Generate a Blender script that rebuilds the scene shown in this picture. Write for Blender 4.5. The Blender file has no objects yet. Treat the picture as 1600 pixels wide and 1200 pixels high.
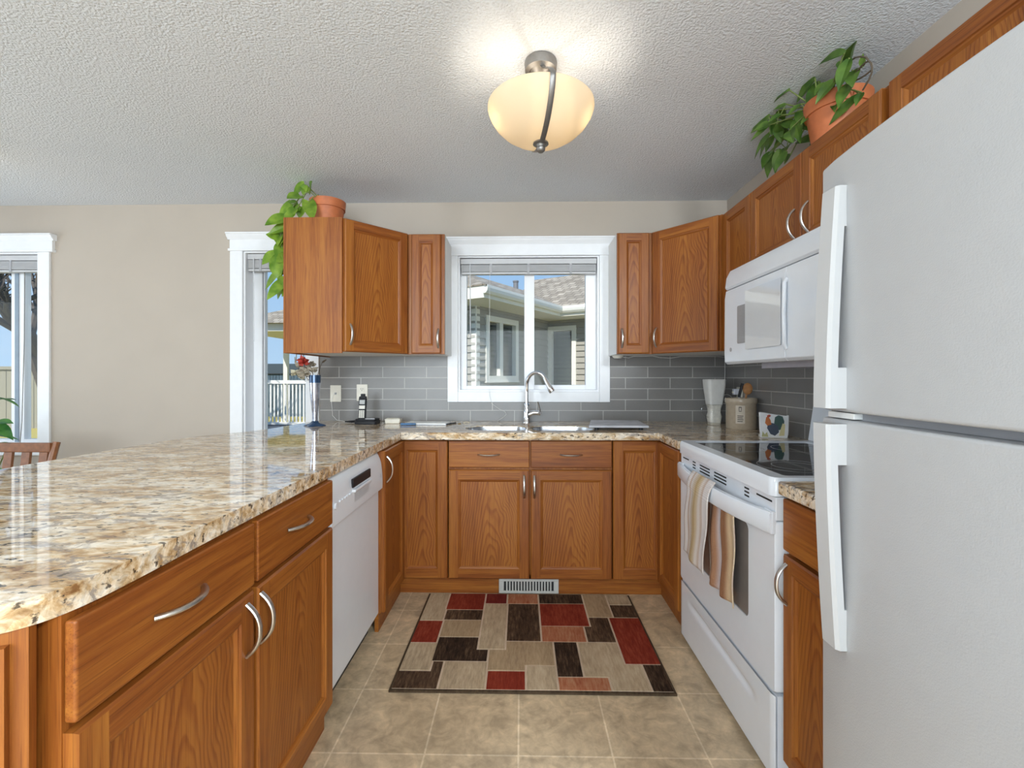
import bpy, bmesh, math, random
from mathutils import Vector, Matrix
R = math.radians
random.seed(11)
S = bpy.context.scene
COL = S.collection

# ------------------------------------------------------------------ camera, world, sun, daylight, exposure
FPX = 719.0
cam = bpy.data.cameras.new('camera')
cam.sensor_width = 36.0
cam.lens = FPX / 1600.0 * 36.0
cam.shift_y = -12.0 / 1600.0
cam.clip_start = 0.01
cam.clip_end = 300
camo = bpy.data.objects.new('camera', cam)
COL.objects.link(camo)
camo.location = (-0.054, -3.19, 1.227)
camo.rotation_euler = (R(90), 0, math.atan(14 / FPX))
S.camera = camo

S.view_settings.view_transform = 'Standard'
S.view_settings.look = 'None'
S.view_settings.gamma = 1.0
S.view_settings.use_curve_mapping = False
S.view_settings.exposure = 0.27
S.cycles.use_denoising = True
S.cycles.max_bounces = 8
S.cycles.diffuse_bounces = 4
S.cycles.glossy_bounces = 4
S.cycles.transmission_bounces = 6
S.cycles.transparent_max_bounces = 12
S.cycles.caustics_reflective = False
S.cycles.caustics_refractive = False
S.cycles.sample_clamp_indirect = 4.0

W = bpy.data.worlds.new('sky')
S.world = W
W.use_nodes = True
wn, wl = W.node_tree.nodes, W.node_tree.links
bg = wn['Background']
tc = wn.new('ShaderNodeTexCoord')
sep = wn.new('ShaderNodeSeparateXYZ')
wl.new(tc.outputs['Generated'], sep.inputs[0])
rampw = wn.new('ShaderNodeValToRGB')
rampw.color_ramp.elements[0].position = 0.0
rampw.color_ramp.elements[0].color = (0.50, 0.71, 0.94, 1)
rampw.color_ramp.elements[1].position = 0.45
rampw.color_ramp.elements[1].color = (0.22, 0.46, 0.86, 1)
wl.new(sep.outputs['Z'], rampw.inputs[0])
cl = wn.new('ShaderNodeTexNoise')
cl.inputs['Scale'].default_value = 5.0
cl.inputs['Detail'].default_value = 5.0
wl.new(tc.outputs['Generated'], cl.inputs['Vector'])
clr = wn.new('ShaderNodeValToRGB')
clr.color_ramp.elements[0].position = 0.58
clr.color_ramp.elements[1].position = 0.9
wl.new(cl.outputs['Fac'], clr.inputs[0])
cmix = wn.new('ShaderNodeMixRGB')
wl.new(clr.outputs['Color'], cmix.inputs['Fac'])
wl.new(rampw.outputs['Color'], cmix.inputs['Color1'])
cmix.inputs['Color2'].default_value = (0.92, 0.95, 1.0, 1)
wl.new(cmix.outputs['Color'], bg.inputs['Color'])
bg.inputs['Strength'].default_value = 0.82

sun = bpy.data.lights.new('sun', 'SUN')
sun.energy = 3.8
sun.angle = R(0.6)
sun.color = (1.0, 0.95, 0.86)
suno = bpy.data.objects.new('sun', sun)
COL.objects.link(suno)
suno.rotation_euler = Vector((0.28, 0.85, -0.72)).to_track_quat('-Z', 'Y').to_euler()

def area(name, loc, direction, sx, sy, power, color=(1, 1, 1)):
    l = bpy.data.lights.new(name, 'AREA')
    l.shape = 'RECTANGLE'
    l.size, l.size_y = sx, sy
    l.energy = power
    l.color = color
    o = bpy.data.objects.new(name, l)
    COL.objects.link(o)
    o.location = loc
    o.rotation_euler = Vector(direction).to_track_quat('-Z', 'Y').to_euler()
    return o
# daylight through the living-room windows behind and to the left of the camera
area('rear_window_daylight', (-0.9, -6.60, 1.45), (0, 1, 0.6), 3.9, 1.9, 190, (0.84, 0.94, 1.0))
area('left_window_daylight', (-5.45, -2.2, 1.35), (1, 0, 0.8), 3.2, 1.9, 40, (0.86, 0.945, 1.0))
# two added overhead lights behind the camera, without fixtures, to brighten the kitchen
area('added_rear_left_fill', (-1.75, -4.2, 2.40), (0.25, 0.45, -1), 0.5, 0.5, 42, (0.86, 0.95, 1.0))
area('added_rear_right_fill', (1.15, -4.4, 2.40), (-0.25, 0.5, -1), 0.3, 0.5, 105, (0.86, 0.95, 1.0))

# ------------------------------------------------------------------ materials
MATS = {}
def newmat(name):
    m = bpy.data.materials.new(name)
    m.use_nodes = True
    MATS[name] = m
    nt = m.node_tree
    return m, nt, nt.nodes['Principled BSDF']
def N(nt, t, **kw):
    n = nt.nodes.new(t)
    for k, v in kw.items():
        if k in n.inputs: n.inputs[k].default_value = v
        else: setattr(n, k, v)
    return n
def ramp(nt, stops):
    r = nt.nodes.new('ShaderNodeValToRGB')
    e = r.color_ramp.elements
    while len(e) < len(stops): e.new(0.5)
    for i, (p, c) in enumerate(stops):
        e[i].position = p
        e[i].color = (*c, 1) if len(c) == 3 else c
    return r
def bump(nt, p, height_socket, strength=0.3, dist=0.002):
    b = N(nt, 'ShaderNodeBump')
    b.inputs['Strength'].default_value = strength
    b.inputs['Distance'].default_value = dist
    nt.links.new(height_socket, b.inputs['Height'])
    nt.links.new(b.outputs[0], p.inputs['Normal'])
def coord(nt, scale=(1, 1, 1), rnd=False, kind='Object'):
    t = N(nt, 'ShaderNodeTexCoord')
    mp = N(nt, 'ShaderNodeMapping')
    mp.inputs['Scale'].default_value = scale
    if rnd:
        oi = N(nt, 'ShaderNodeObjectInfo')
        vm = N(nt, 'ShaderNodeVectorMath', operation='SCALE')
        vm.inputs[0].default_value = (13.7, 7.3, 9.1)
        nt.links.new(oi.outputs['Random'], vm.inputs['Scale'])
        add = N(nt, 'ShaderNodeVectorMath', operation='ADD')
        nt.links.new(t.outputs[kind], add.inputs[0])
        nt.links.new(vm.outputs[0], add.inputs[1])
        nt.links.new(add.outputs[0], mp.inputs['Vector'])
    else:
        nt.links.new(t.outputs[kind], mp.inputs['Vector'])
    return mp.outputs[0]
def plain(name, color, rough=0.5, metal=0.0, var=0.06, scale=20, bmp=0.0, bscale=200, coat=0.0, spec=None, bdist=0.001):
    """principled surface with slight procedural colour variation and optional noise bump"""
    m, nt, p = newmat(name)
    c = coord(nt)
    n = N(nt, 'ShaderNodeTexNoise', Scale=scale, Detail=3.0)
    nt.links.new(c, n.inputs['Vector'])
    a = tuple(max(0, x * (1 - var)) for x in color)
    b = tuple(min(1, x * (1 + var)) for x in color)
    r = ramp(nt, [(0.3, a), (0.7, b)])
    nt.links.new(n.outputs['Fac'], r.inputs[0])
    nt.links.new(r.outputs[0], p.inputs['Base Color'])
    p.inputs['Roughness'].default_value = rough
    p.inputs['Metallic'].default_value = metal
    p.inputs['Coat Weight'].default_value = coat
    if spec is not None: p.inputs['Specular IOR Level'].default_value = spec
    if bmp:
        n2 = N(nt, 'ShaderNodeTexNoise', Scale=bscale, Detail=2.0)
        nt.links.new(c, n2.inputs['Vector'])
        bump(nt, p, n2.outputs['Fac'], bmp, bdist)
    return m
def math_(nt, op, a, b=None, c=None):
    n = N(nt, 'ShaderNodeMath', operation=op)
    for i, v in enumerate((a, b, c)):
        if v is None: continue
        if isinstance(v, (int, float)): n.inputs[i].default_value = v
        else: nt.links.new(v, n.inputs[i])
    return n.outputs[0]

def oak(name, axis, cathedral=False):
    m, nt, p = newmat(name)
    st = {'Z': (1, 1, 0.045), 'X': (0.045, 1, 1)}[axis]
    c1 = coord(nt, st, rnd=True)
    n1 = N(nt, 'ShaderNodeTexNoise', Scale=70.0, Detail=5.0, Roughness=0.65)
    nt.links.new(c1, n1.inputs['Vector'])
    n2 = N(nt, 'ShaderNodeTexNoise', Scale=11.0, Detail=3.0)
    nt.links.new(c1, n2.inputs['Vector'])
    st2 = {'Z': (1, 1, 0.02), 'X': (0.02, 1, 1)}[axis]
    c2 = coord(nt, st2, rnd=True)
    n3 = N(nt, 'ShaderNodeTexNoise', Scale=330.0, Detail=1.0)
    nt.links.new(c2, n3.inputs['Vector'])
    v = math_(nt, 'ADD', math_(nt, 'MULTIPLY', n1.outputs['Fac'], 0.55), math_(nt, 'MULTIPLY', n2.outputs['Fac'], 0.45))
    if cathedral:
        t = N(nt, 'ShaderNodeTexCoord')
        oi = N(nt, 'ShaderNodeObjectInfo')
        s = N(nt, 'ShaderNodeSeparateXYZ')
        nt.links.new(t.outputs['Object'], s.inputs[0])
        # meander of the growth rings along the board
        cz = coord(nt, (2.5, 2.5, 1.4), rnd=True)
        nz = N(nt, 'ShaderNodeTexNoise', Scale=2.2, Detail=2.5)
        nt.links.new(cz, nz.inputs['Vector'])
        u = math_(nt, 'ADD', s.outputs['X'], math_(nt, 'MULTIPLY', math_(nt, 'SUBTRACT', nz.outputs['Fac'], 0.5), 0.10))
        au = math_(nt, 'SQRT', math_(nt, 'ADD', math_(nt, 'MULTIPLY', u, u), 0.0006))
        f = math_(nt, 'ADD', math_(nt, 'MULTIPLY', s.outputs['Z'], 0.55), math_(nt, 'MULTIPLY', au, 4.0))
        f = math_(nt, 'ADD', f, math_(nt, 'MULTIPLY', oi.outputs['Random'], 7.0))
        f = math_(nt, 'ADD', f, math_(nt, 'MULTIPLY', nz.outputs['Fac'], 0.25))
        fr = math_(nt, 'FRACT', math_(nt, 'MULTIPLY', f, 19.0))
        rr = ramp(nt, [(0.0, (0.35,) * 3), (0.12, (0.62,) * 3), (0.55, (0.58,) * 3), (0.86, (0.30,) * 3), (1.0, (0.33,) * 3)])
        nt.links.new(fr, rr.inputs[0])
        v = math_(nt, 'ADD', math_(nt, 'MULTIPLY', v, 0.62), math_(nt, 'MULTIPLY', rr.outputs[0], 0.42))
    r = ramp(nt, [(0.28, (0.135, 0.033, 0.0055)), (0.43, (0.228, 0.064, 0.0100)), (0.55, (0.312, 0.104, 0.0165)), (0.72, (0.405, 0.156, 0.0270))])
    nt.links.new(v, r.inputs[0])
    pr = ramp(nt, [(0.33, (0.62, 0.55, 0.5)), (0.42, (1, 1, 1))])
    nt.links.new(n3.outputs['Fac'], pr.inputs[0])
    mx = N(nt, 'ShaderNodeMixRGB', blend_type='MULTIPLY')
    mx.inputs['Fac'].default_value = 0.7
    nt.links.new(r.outputs[0], mx.inputs['Color1'])
    nt.links.new(pr.outputs[0], mx.inputs['Color2'])
    nt.links.new(mx.outputs[0], p.inputs['Base Color'])
    p.inputs['Roughness'].default_value = 0.42
    p.inputs['Specular IOR Level'].default_value = 0.36
    p.inputs['Coat Weight'].default_value = 0.05
    p.inputs['Coat Roughness'].default_value = 0.25
    bump(nt, p, n1.outputs['Fac'], 0.12, 0.001)
    return m
OV = oak('oak_vertical_grain', 'Z')
OH = oak('oak_horizontal_grain', 'X')
OP = oak('oak_cathedral_grain', 'Z', True)

def granite():
    m, nt, p = newmat('granite')
    c = coord(nt, (0.62, 1, 1))
    c0 = coord(nt, (0.45, 1, 1))
    big = N(nt, 'ShaderNodeTexNoise', Scale=11.0, Detail=6.0, Roughness=0.62, Distortion=0.6)
    nt.links.new(c0, big.inputs['Vector'])
    mid = N(nt, 'ShaderNodeTexNoise', Scale=34.0, Detail=5.0, Roughness=0.65, Distortion=0.8)
    nt.links.new(c0, mid.inputs['Vector'])
    vor = N(nt, 'ShaderNodeTexVoronoi', Scale=95.0)
    nt.links.new(c, vor.inputs['Vector'])
    spk = N(nt, 'ShaderNodeTexNoise', Scale=62.0, Detail=3.0, Roughness=0.6)
    nt.links.new(c, spk.inputs['Vector'])
    gry = N(nt, 'ShaderNodeTexNoise', Scale=24.0, Detail=5.0, Roughness=0.7, Distortion=1.0)
    mp = N(nt, 'ShaderNodeVectorMath', operation='ADD')
    mp.inputs[1].default_value = (5.2, 3.3, 8.8)
    nt.links.new(c0, mp.inputs[0])
    nt.links.new(mp.outputs[0], gry.inputs['Vector'])
    base = ramp(nt, [(0.37, (0.25, 0.125, 0.05)), (0.44, (0.50, 0.33, 0.165)), (0.50, (0.70, 0.56, 0.385)), (0.58, (0.84, 0.77, 0.66))])
    mv = math_(nt, 'ADD', math_(nt, 'MULTIPLY', big.outputs['Fac'], 0.5), math_(nt, 'MULTIPLY', mid.outputs['Fac'], 0.5))
    nt.links.new(mv, base.inputs[0])
    # crystal to crystal difference
    vr = ramp(nt, [(0.0, (0.72, 0.70, 0.68)), (1.0, (1.12, 1.1, 1.08))])
    vs = N(nt, 'ShaderNodeSeparateXYZ')
    nt.links.new(vor.outputs['Color'], vs.inputs[0])
    nt.links.new(vs.outputs[0], vr.inputs[0])
    m1 = N(nt, 'ShaderNodeMixRGB', blend_type='MULTIPLY')
    m1.inputs['Fac'].default_value = 0.75
    nt.links.new(base.outputs[0], m1.inputs['Color1'])
    nt.links.new(vr.outputs[0], m1.inputs['Color2'])
    gr = ramp(nt, [(0.535, (0, 0, 0)), (0.60, (1, 1, 1))])
    nt.links.new(gry.outputs['Fac'], gr.inputs[0])
    m2 = N(nt, 'ShaderNodeMixRGB')
    nt.links.new(math_(nt, 'MULTIPLY', gr.outputs[0], 0.75), m2.inputs['Fac'])
    nt.links.new(m1.outputs[0], m2.inputs['Color1'])
    m2.inputs['Color2'].default_value = (0.22, 0.185, 0.17, 1)
    bk = ramp(nt, [(0.345, (1, 1, 1)), (0.40, (0, 0, 0))])
    nt.links.new(spk.outputs['Fac'], bk.inputs[0])
    m3 = N(nt, 'ShaderNodeMixRGB')
    nt.links.new(math_(nt, 'MULTIPLY', bk.outputs[0], 0.9), m3.inputs['Fac'])
    nt.links.new(m2.outputs[0], m3.inputs['Color1'])
    m3.inputs['Color2'].default_value = (0.035, 0.025, 0.02, 1)
    nt.links.new(m3.outputs[0], p.inputs['Base Color'])
    p.inputs['Roughness'].default_value = 0.035
    p.inputs['IOR'].default_value = 1.55
    return m
GRANITE = granite()

def ceiling_mat():
    m, nt, p = newmat('ceiling_knockdown')
    c = coord(nt)
    n = N(nt, 'ShaderNodeTexNoise', Scale=110.0, Detail=3.0, Roughness=0.6)
    nt.links.new(c, n.inputs['Vector'])
    v = N(nt, 'ShaderNodeTexVoronoi', Scale=100.0)
    nt.links.new(c, v.inputs['Vector'])
    h = math_(nt, 'ADD', math_(nt, 'MULTIPLY', n.outputs['Fac'], 1.2), math_(nt, 'MULTIPLY', v.outputs['Distance'], -0.5))
    r = ramp(nt, [(0.35, (0.765, 0.805, 0.86)), (0.62, (0.83, 0.875, 0.935))])
    nt.links.new(n.outputs['Fac'], r.inputs[0])
    nt.links.new(r.outputs[0], p.inputs['Base Color'])
    p.inputs['Roughness'].default_value = 0.9
    bump(nt, p, h, 0.62, 0.009)
    return m
CEIL = ceiling_mat()
WALL = plain('wall_paint_beige', (0.475, 0.415, 0.352), 0.8, var=0.02, scale=4, bmp=0.15, bscale=350)
WHITE = plain('white_trim_paint', (0.84, 0.85, 0.87), 0.35, var=0.015)
VINYL = plain('white_vinyl', (0.84, 0.85, 0.87), 0.3, var=0.01)
MELA = plain('white_melamine', (0.80, 0.79, 0.77), 0.45, var=0.02)

def brick_mat(name, c1, c2, mortar, w, h, ms, axes, off=(0, 0), rough=0.35, offset=0.5, noise=None, bstr=0.3):
    """tile pattern in metres; axes = which object axes are (across, up)"""
    m, nt, p = newmat(name)
    t = N(nt, 'ShaderNodeTexCoord')
    s = N(nt, 'ShaderNodeSeparateXYZ')
    nt.links.new(t.outputs['Object'], s.inputs[0])
    cb = N(nt, 'ShaderNodeCombineXYZ')
    nt.links.new(math_(nt, 'ADD', s.outputs[axes[0]], off[0]), cb.inputs[0])
    nt.links.new(math_(nt, 'ADD', s.outputs[axes[1]], off[1]), cb.inputs[1])
    b = N(nt, 'ShaderNodeTexBrick')
    b.offset = offset
    b.inputs['Color1'].default_value = (*c1, 1)
    b.inputs['Color2'].default_value = (*c2, 1)
    b.inputs['Mortar'].default_value = (*mortar, 1)
    b.inputs['Scale'].default_value = 1.0
    b.inputs['Mortar Size'].default_value = ms
    b.inputs['Mortar Smooth'].default_value = 0.1
    b.inputs['Brick Width'].default_value = w
    b.inputs['Row Height'].default_value = h
    nt.links.new(cb.outputs[0], b.inputs['Vector'])
    col = b.outputs['Color']
    if noise:
        for sc, lo, hi, dist in noise:
            n = N(nt, 'ShaderNodeTexNoise', Scale=sc, Detail=5.0, Roughness=0.6, Distortion=dist)
            nt.links.new(t.outputs['Object'], n.inputs['Vector'])
            rr = ramp(nt, [(0.3, (lo,) * 3), (0.7, (hi,) * 3)])
            nt.links.new(n.outputs['Fac'], rr.inputs[0])
            mx = N(nt, 'ShaderNodeMixRGB', blend_type='MULTIPLY')
            mx.inputs['Fac'].default_value = 1.0
            nt.links.new(col, mx.inputs['Color1'])
            nt.links.new(rr.outputs[0], mx.inputs['Color2'])
            col = mx.outputs[0]
    nt.links.new(col, p.inputs['Base Color'])
    p.inputs['Roughness'].default_value = rough
    bump(nt, p, math_(nt, 'SUBTRACT', 1.0, b.outputs['Fac']), bstr, 0.002)
    return m
TILE_B = brick_mat('backsplash_tile_back', (0.195, 0.187, 0.18), (0.215, 0.206, 0.198), (0.46, 0.445, 0.42), 0.3055, 0.0755, 0.0024, ('X', 'Z'), (0.2515 + 6 * 0.3055, -0.9155 + 2 * 0.0755), 0.3, noise=[(260, 0.86, 1.12, 0), (5, 0.94, 1.06, 0)])
TILE_R = brick_mat('backsplash_tile_right', (0.195, 0.187, 0.18), (0.215, 0.206, 0.198), (0.46, 0.445, 0.42), 0.3055, 0.0755, 0.0024, ('Y', 'Z'), (3.05 + 0.12, -0.9155 + 2 * 0.0755), 0.3, noise=[(260, 0.86, 1.12, 0), (5, 0.94, 1.06, 0)])
FLOORM = brick_mat('floor_vinyl_tile', (0.50, 0.375, 0.235), (0.57, 0.435, 0.28), (0.70, 0.56, 0.38), 0.305, 0.305, 0.0032, ('X', 'Y'), (0.0625 + 30 * 0.305, 0.787 + 30 * 0.305), 0.32, offset=0.0, noise=[(7, 0.66, 1.2, 1.5), (28, 0.80, 1.14, 0.8)], bstr=0.12)
SHINGLE = brick_mat('roof_shingles', (0.27, 0.225, 0.17), (0.50, 0.43, 0.34), (0.20, 0.165, 0.13), 0.16, 0.13, 0.010, ('X', 'Y'), (20, 20), 0.9, noise=[(3, 0.8, 1.15, 0), (60, 0.75, 1.2, 0)])

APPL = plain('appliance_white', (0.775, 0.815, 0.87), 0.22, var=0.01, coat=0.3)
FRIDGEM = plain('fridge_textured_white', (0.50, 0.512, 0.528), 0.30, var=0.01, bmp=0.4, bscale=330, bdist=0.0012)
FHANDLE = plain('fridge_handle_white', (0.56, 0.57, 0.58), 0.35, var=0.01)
GREYPL = plain('grey_plastic', (0.36, 0.36, 0.38), 0.45)
DARKPL = plain('dark_plastic', (0.014, 0.014, 0.017), 0.5, spec=.3)
BLACKGAP = plain('shadow_gap_black', (0.015, 0.015, 0.015), 0.7)
NICKEL = plain('brushed_nickel', (0.62, 0.60, 0.57), 0.28, 1.0, var=0.04, scale=120)
CHROME = plain('chrome', (0.78, 0.78, 0.79), 0.09, 1.0, var=0.02)
STEEL = plain('sink_steel', (0.60, 0.61, 0.63), 0.25, 1.0, var=0.05)
LAMPMET = plain('lamp_brushed_metal', (0.24, 0.23, 0.22), 0.45, 0.8, var=0.06, scale=90)
TERRA = plain('terracotta', (0.50, 0.145, 0.05), 0.55, var=0.12, scale=25)
SOIL = plain('soil', (0.045, 0.028, 0.016), 0.95, var=0.4, scale=150, bmp=0.6, bscale=150)
STEM = plain('plant_stem', (0.17, 0.22, 0.06), 0.6, var=0.2)
TWIG = plain('dry_twig', (0.10, 0.075, 0.05), 0.8, var=0.2)
CREAMPL = plain('cream_plastic', (0.72, 0.68, 0.59), 0.4)
STONE = plain('stoneware', (0.46, 0.38, 0.285), 0.22, var=0.05, scale=60)
PAPER = plain('white_paper', (0.78, 0.78, 0.76), 0.7)
BLUEPL = plain('blue_plastic', (0.06, 0.16, 0.33), 0.35)
WOODSP = plain('spoon_wood', (0.55, 0.26, 0.10), 0.6, var=0.12, scale=60)
CHAIRW = plain('chair_wood', (0.22, 0.085, 0.032), 0.35, var=0.2, scale=40)
MARBLE = plain('marble_board', (0.56, 0.56, 0.60), 0.2, var=0.16, scale=12)
GREYT = plain('slat_grey_white', (0.55, 0.55, 0.56), 0.5, var=0.03)

def glass(name, tint=(1, 1, 1), refl=0.06, rough=0.0):
    m = bpy.data.materials.new(name)
    m.use_nodes = True
    nt = m.node_tree
    nt.nodes.clear()
    o = N(nt, 'ShaderNodeOutputMaterial')
    t = N(nt, 'ShaderNodeBsdfTransparent')
    t.inputs[0].default_value = (*tint, 1)
    g = N(nt, 'ShaderNodeBsdfGlossy')
    g.inputs['Roughness'].default_value = rough
    lw = N(nt, 'ShaderNodeLayerWeight', Blend=0.5)
    mx = N(nt, 'ShaderNodeMixShader')
    f5 = math_(nt, 'MULTIPLY', math_(nt, 'POWER', lw.outputs['Facing'], 4.0), 0.6)
    nt.links.new(math_(nt, 'ADD', f5, refl), mx.inputs[0])
    nt.links.new(t.outputs[0], mx.inputs[1])
    nt.links.new(g.outputs[0], mx.inputs[2])
    nt.links.new(mx.outputs[0], o.inputs[0])
    return m
GLASS = glass('window_glass', (0.98, 0.99, 0.99), 0.008)
JARGLASS = glass('jar_glass', (0.94, 0.94, 0.93), 0.04)
OVENGL = plain('oven_window_glass', (0.21, 0.185, 0.17), 0.1, var=0.05, coat=0.3)
CERAN = plain('ceramic_cooktop_glass', (0.012, 0.012, 0.014), 0.04, var=0.1)
RINGM = plain('burner_ring_print', (0.30, 0.30, 0.31), 0.15)
MICROREFL = plain('microwave_window_reflection', (0.70, 0.71, 0.73), 0.05, var=0.01, coat=0.6)  # pale base colour carries the white reflection on the door glass
MICROGR = plain('microwave_mesh_grey', (0.33, 0.33, 0.34), 0.12, var=0.08, scale=300)

def leaf_mat(name, dark, light):
    m, nt, p = newmat(name)
    c = coord(nt)
    n = N(nt, 'ShaderNodeTexNoise', Scale=16.0, Detail=2.0)
    nt.links.new(c, n.inputs['Vector'])
    r = ramp(nt, [(0.35, dark), (0.65, light)])
    nt.links.new(n.outputs['Fac'], r.inputs[0])
    nt.links.new(r.outputs[0], p.inputs['Base Color'])
    p.inputs['Roughness'].default_value = 0.32
    o = nt.nodes['Material Output']
    tr = N(nt, 'ShaderNodeBsdfTranslucent')
    nt.links.new(r.outputs[0], tr.inputs[0])
    mx = N(nt, 'ShaderNodeMixShader')
    mx.inputs[0].default_value = 0.3
    nt.links.new(p.outputs[0], mx.inputs[1])
    nt.links.new(tr.outputs[0], mx.inputs[2])
    nt.links.new(mx.outputs[0], o.inputs[0])
    return m
LEAF1 = leaf_mat('pothos_leaf', (0.115, 0.25, 0.020), (0.30, 0.46, 0.055))
LEAF2 = leaf_mat('philodendron_leaf', (0.055, 0.13, 0.022), (0.16, 0.28, 0.05))
LEAF3 = leaf_mat('houseplant_leaf', (0.03, 0.13, 0.03), (0.10, 0.28, 0.06))

def lamp_glass():
    m = bpy.data.materials.new('alabaster_glass')
    m.use_nodes = True
    nt = m.node_tree
    nt.nodes.clear()
    o = N(nt, 'ShaderNodeOutputMaterial')
    c = coord(nt)
    n = N(nt, 'ShaderNodeTexNoise', Scale=6.0, Detail=2.0)
    nt.links.new(c, n.inputs['Vector'])
    r = ramp(nt, [(0.3, (0.86, 0.76, 0.60)), (0.7, (0.89, 0.80, 0.66))])
    nt.links.new(n.outputs['Fac'], r.inputs[0])
    d = N(nt, 'ShaderNodeBsdfDiffuse')
    t = N(nt, 'ShaderNodeBsdfTranslucent')
    nt.links.new(r.outputs[0], d.inputs[0])
    nt.links.new(r.outputs[0], t.inputs[0])
    mx = N(nt, 'ShaderNodeMixShader')
    mx.inputs[0].default_value = 0.6
    nt.links.new(d.outputs[0], mx.inputs[1])
    nt.links.new(t.outputs[0], mx.inputs[2])
    nt.links.new(mx.outputs[0], o.inputs[0])
    return m
LAMPGL = lamp_glass()
def emis(name, color, strength):
    m = bpy.data.materials.new(name)
    m.use_nodes = True
    nt = m.node_tree
    nt.nodes.clear()
    o = N(nt, 'ShaderNodeOutputMaterial')
    e = N(nt, 'ShaderNodeEmission', Strength=strength)
    e.inputs[0].default_value = (*color, 1)
    nt.links.new(e.outputs[0], o.inputs[0])
    return m
BULB = emis('lit_bulb', (1.0, 0.90, 0.74), 14.0)

def rug_mat(name, a, b, c_):
    m, nt, p = newmat(name)
    c = coord(nt, (1, 0.16, 1))
    n = N(nt, 'ShaderNodeTexNoise', Scale=90.0, Detail=4.0, Roughness=0.7)
    nt.links.new(c, n.inputs['Vector'])
    n2 = N(nt, 'ShaderNodeTexNoise', Scale=9.0, Detail=2.0)
    nt.links.new(c, n2.inputs['Vector'])
    v = math_(nt, 'ADD', math_(nt, 'MULTIPLY', n.outputs['Fac'], 0.65), math_(nt, 'MULTIPLY', n2.outputs['Fac'], 0.35))
    r = ramp(nt, [(0.36, a), (0.5, b), (0.64, c_)])
    nt.links.new(v, r.inputs[0])
    nt.links.new(r.outputs[0], p.inputs['Base Color'])
    p.inputs['Roughness'].default_value = 0.95
    p.inputs['Specular IOR Level'].default_value = 0.1
    nn = N(nt, 'ShaderNodeTexNoise', Scale=500.0)
    nt.links.new(coord(nt), nn.inputs['Vector'])
    bump(nt, p, nn.outputs['Fac'], 0.7, 0.004)
    return m
RUG = {'cream': rug_mat('rug_cream', (0.52, 0.38, 0.26), (0.60, 0.46, 0.33), (0.68, 0.54, 0.40)),
       'beige': rug_mat('rug_beige', (0.32, 0.235, 0.15), (0.45, 0.335, 0.215), (0.54, 0.42, 0.28)),
       'tan': rug_mat('rug_tan', (0.29, 0.195, 0.115), (0.38, 0.265, 0.155), (0.46, 0.33, 0.20)),
       'brown': rug_mat('rug_brown', (0.028, 0.015, 0.009), (0.075, 0.042, 0.024), (0.17, 0.10, 0.058)),
       'dark': rug_mat('rug_dark_brown', (0.014, 0.008, 0.006), (0.045, 0.025, 0.015), (0.125, 0.075, 0.042)),
       'red': rug_mat('rug_red', (0.155, 0.018, 0.010), (0.215, 0.030, 0.015), (0.29, 0.055, 0.028)),
       'red2': rug_mat('rug_wine', (0.11, 0.012, 0.010), (0.16, 0.020, 0.015), (0.21, 0.035, 0.022)),
       'salmon': rug_mat('rug_salmon', (0.30, 0.085, 0.040), (0.40, 0.15, 0.075), (0.47, 0.24, 0.13)),
       'edge': rug_mat('rug_binding', (0.05, 0.032, 0.020), (0.075, 0.05, 0.03), (0.10, 0.068, 0.042))}

def towel_mat(name, stops, sx):
    m, nt, p = newmat(name)
    t = N(nt, 'ShaderNodeTexCoord')
    s = N(nt, 'ShaderNodeSeparateXYZ')
    nt.links.new(t.outputs['UV'], s.inputs[0])
    n = N(nt, 'ShaderNodeTexNoise', Scale=4.0, Detail=3.0)
    nt.links.new(t.outputs['UV'], n.inputs['Vector'])
    v = math_(nt, 'ADD', s.outputs['X'], math_(nt, 'MULTIPLY', math_(nt, 'SUBTRACT', n.outputs['Fac'], 0.5), 0.03))
    r = ramp(nt, stops)
    r.color_ramp.interpolation = 'EASE'
    nt.links.new(math_(nt, 'FRACT', math_(nt, 'MULTIPLY', v, sx)), r.inputs[0])
    w1 = N(nt, 'ShaderNodeTexWave', Scale=22.0)
    w1.bands_direction = 'X'
    w2 = N(nt, 'ShaderNodeTexWave', Scale=38.0)
    w2.bands_direction = 'Y'
    nt.links.new(t.outputs['UV'], w1.inputs['Vector'])
    nt.links.new(t.outputs['UV'], w2.inputs['Vector'])
    wv = math_(nt, 'MULTIPLY', math_(nt, 'ADD', w1.outputs['Fac'], w2.outputs['Fac']), 0.5)
    wr = ramp(nt, [(0.0, (0.74, 0.73, 0.72)), (0.7, (1.05, 1.05, 1.05))])
    nt.links.new(wv, wr.inputs[0])
    mx = N(nt, 'ShaderNodeMixRGB', blend_type='MULTIPLY')
    mx.inputs['Fac'].default_value = 0.8
    nt.links.new(r.outputs[0], mx.inputs['Color1'])
    nt.links.new(wr.outputs[0], mx.inputs['Color2'])
    nt.links.new(mx.outputs[0], p.inputs['Base Color'])
    p.inputs['Roughness'].default_value = 0.95
    bump(nt, p, wv, 0.5, 0.003)
    return m
TOWEL_F = towel_mat('towel_white_gold', [(0.0, (0.66, 0.58, 0.53)), (0.10, (0.72, 0.67, 0.65)), (0.17, (0.55, 0.40, 0.30)), (0.22, (0.70, 0.64, 0.60)), (0.38, (0.60, 0.48, 0.34)), (0.46, (0.50, 0.35, 0.17)), (0.56, (0.58, 0.45, 0.29)), (0.66, (0.68, 0.61, 0.56)), (0.75, (0.56, 0.43, 0.35)), (0.80, (0.72, 0.67, 0.66)), (1.0, (0.72, 0.68, 0.66))], 1.0)
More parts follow.
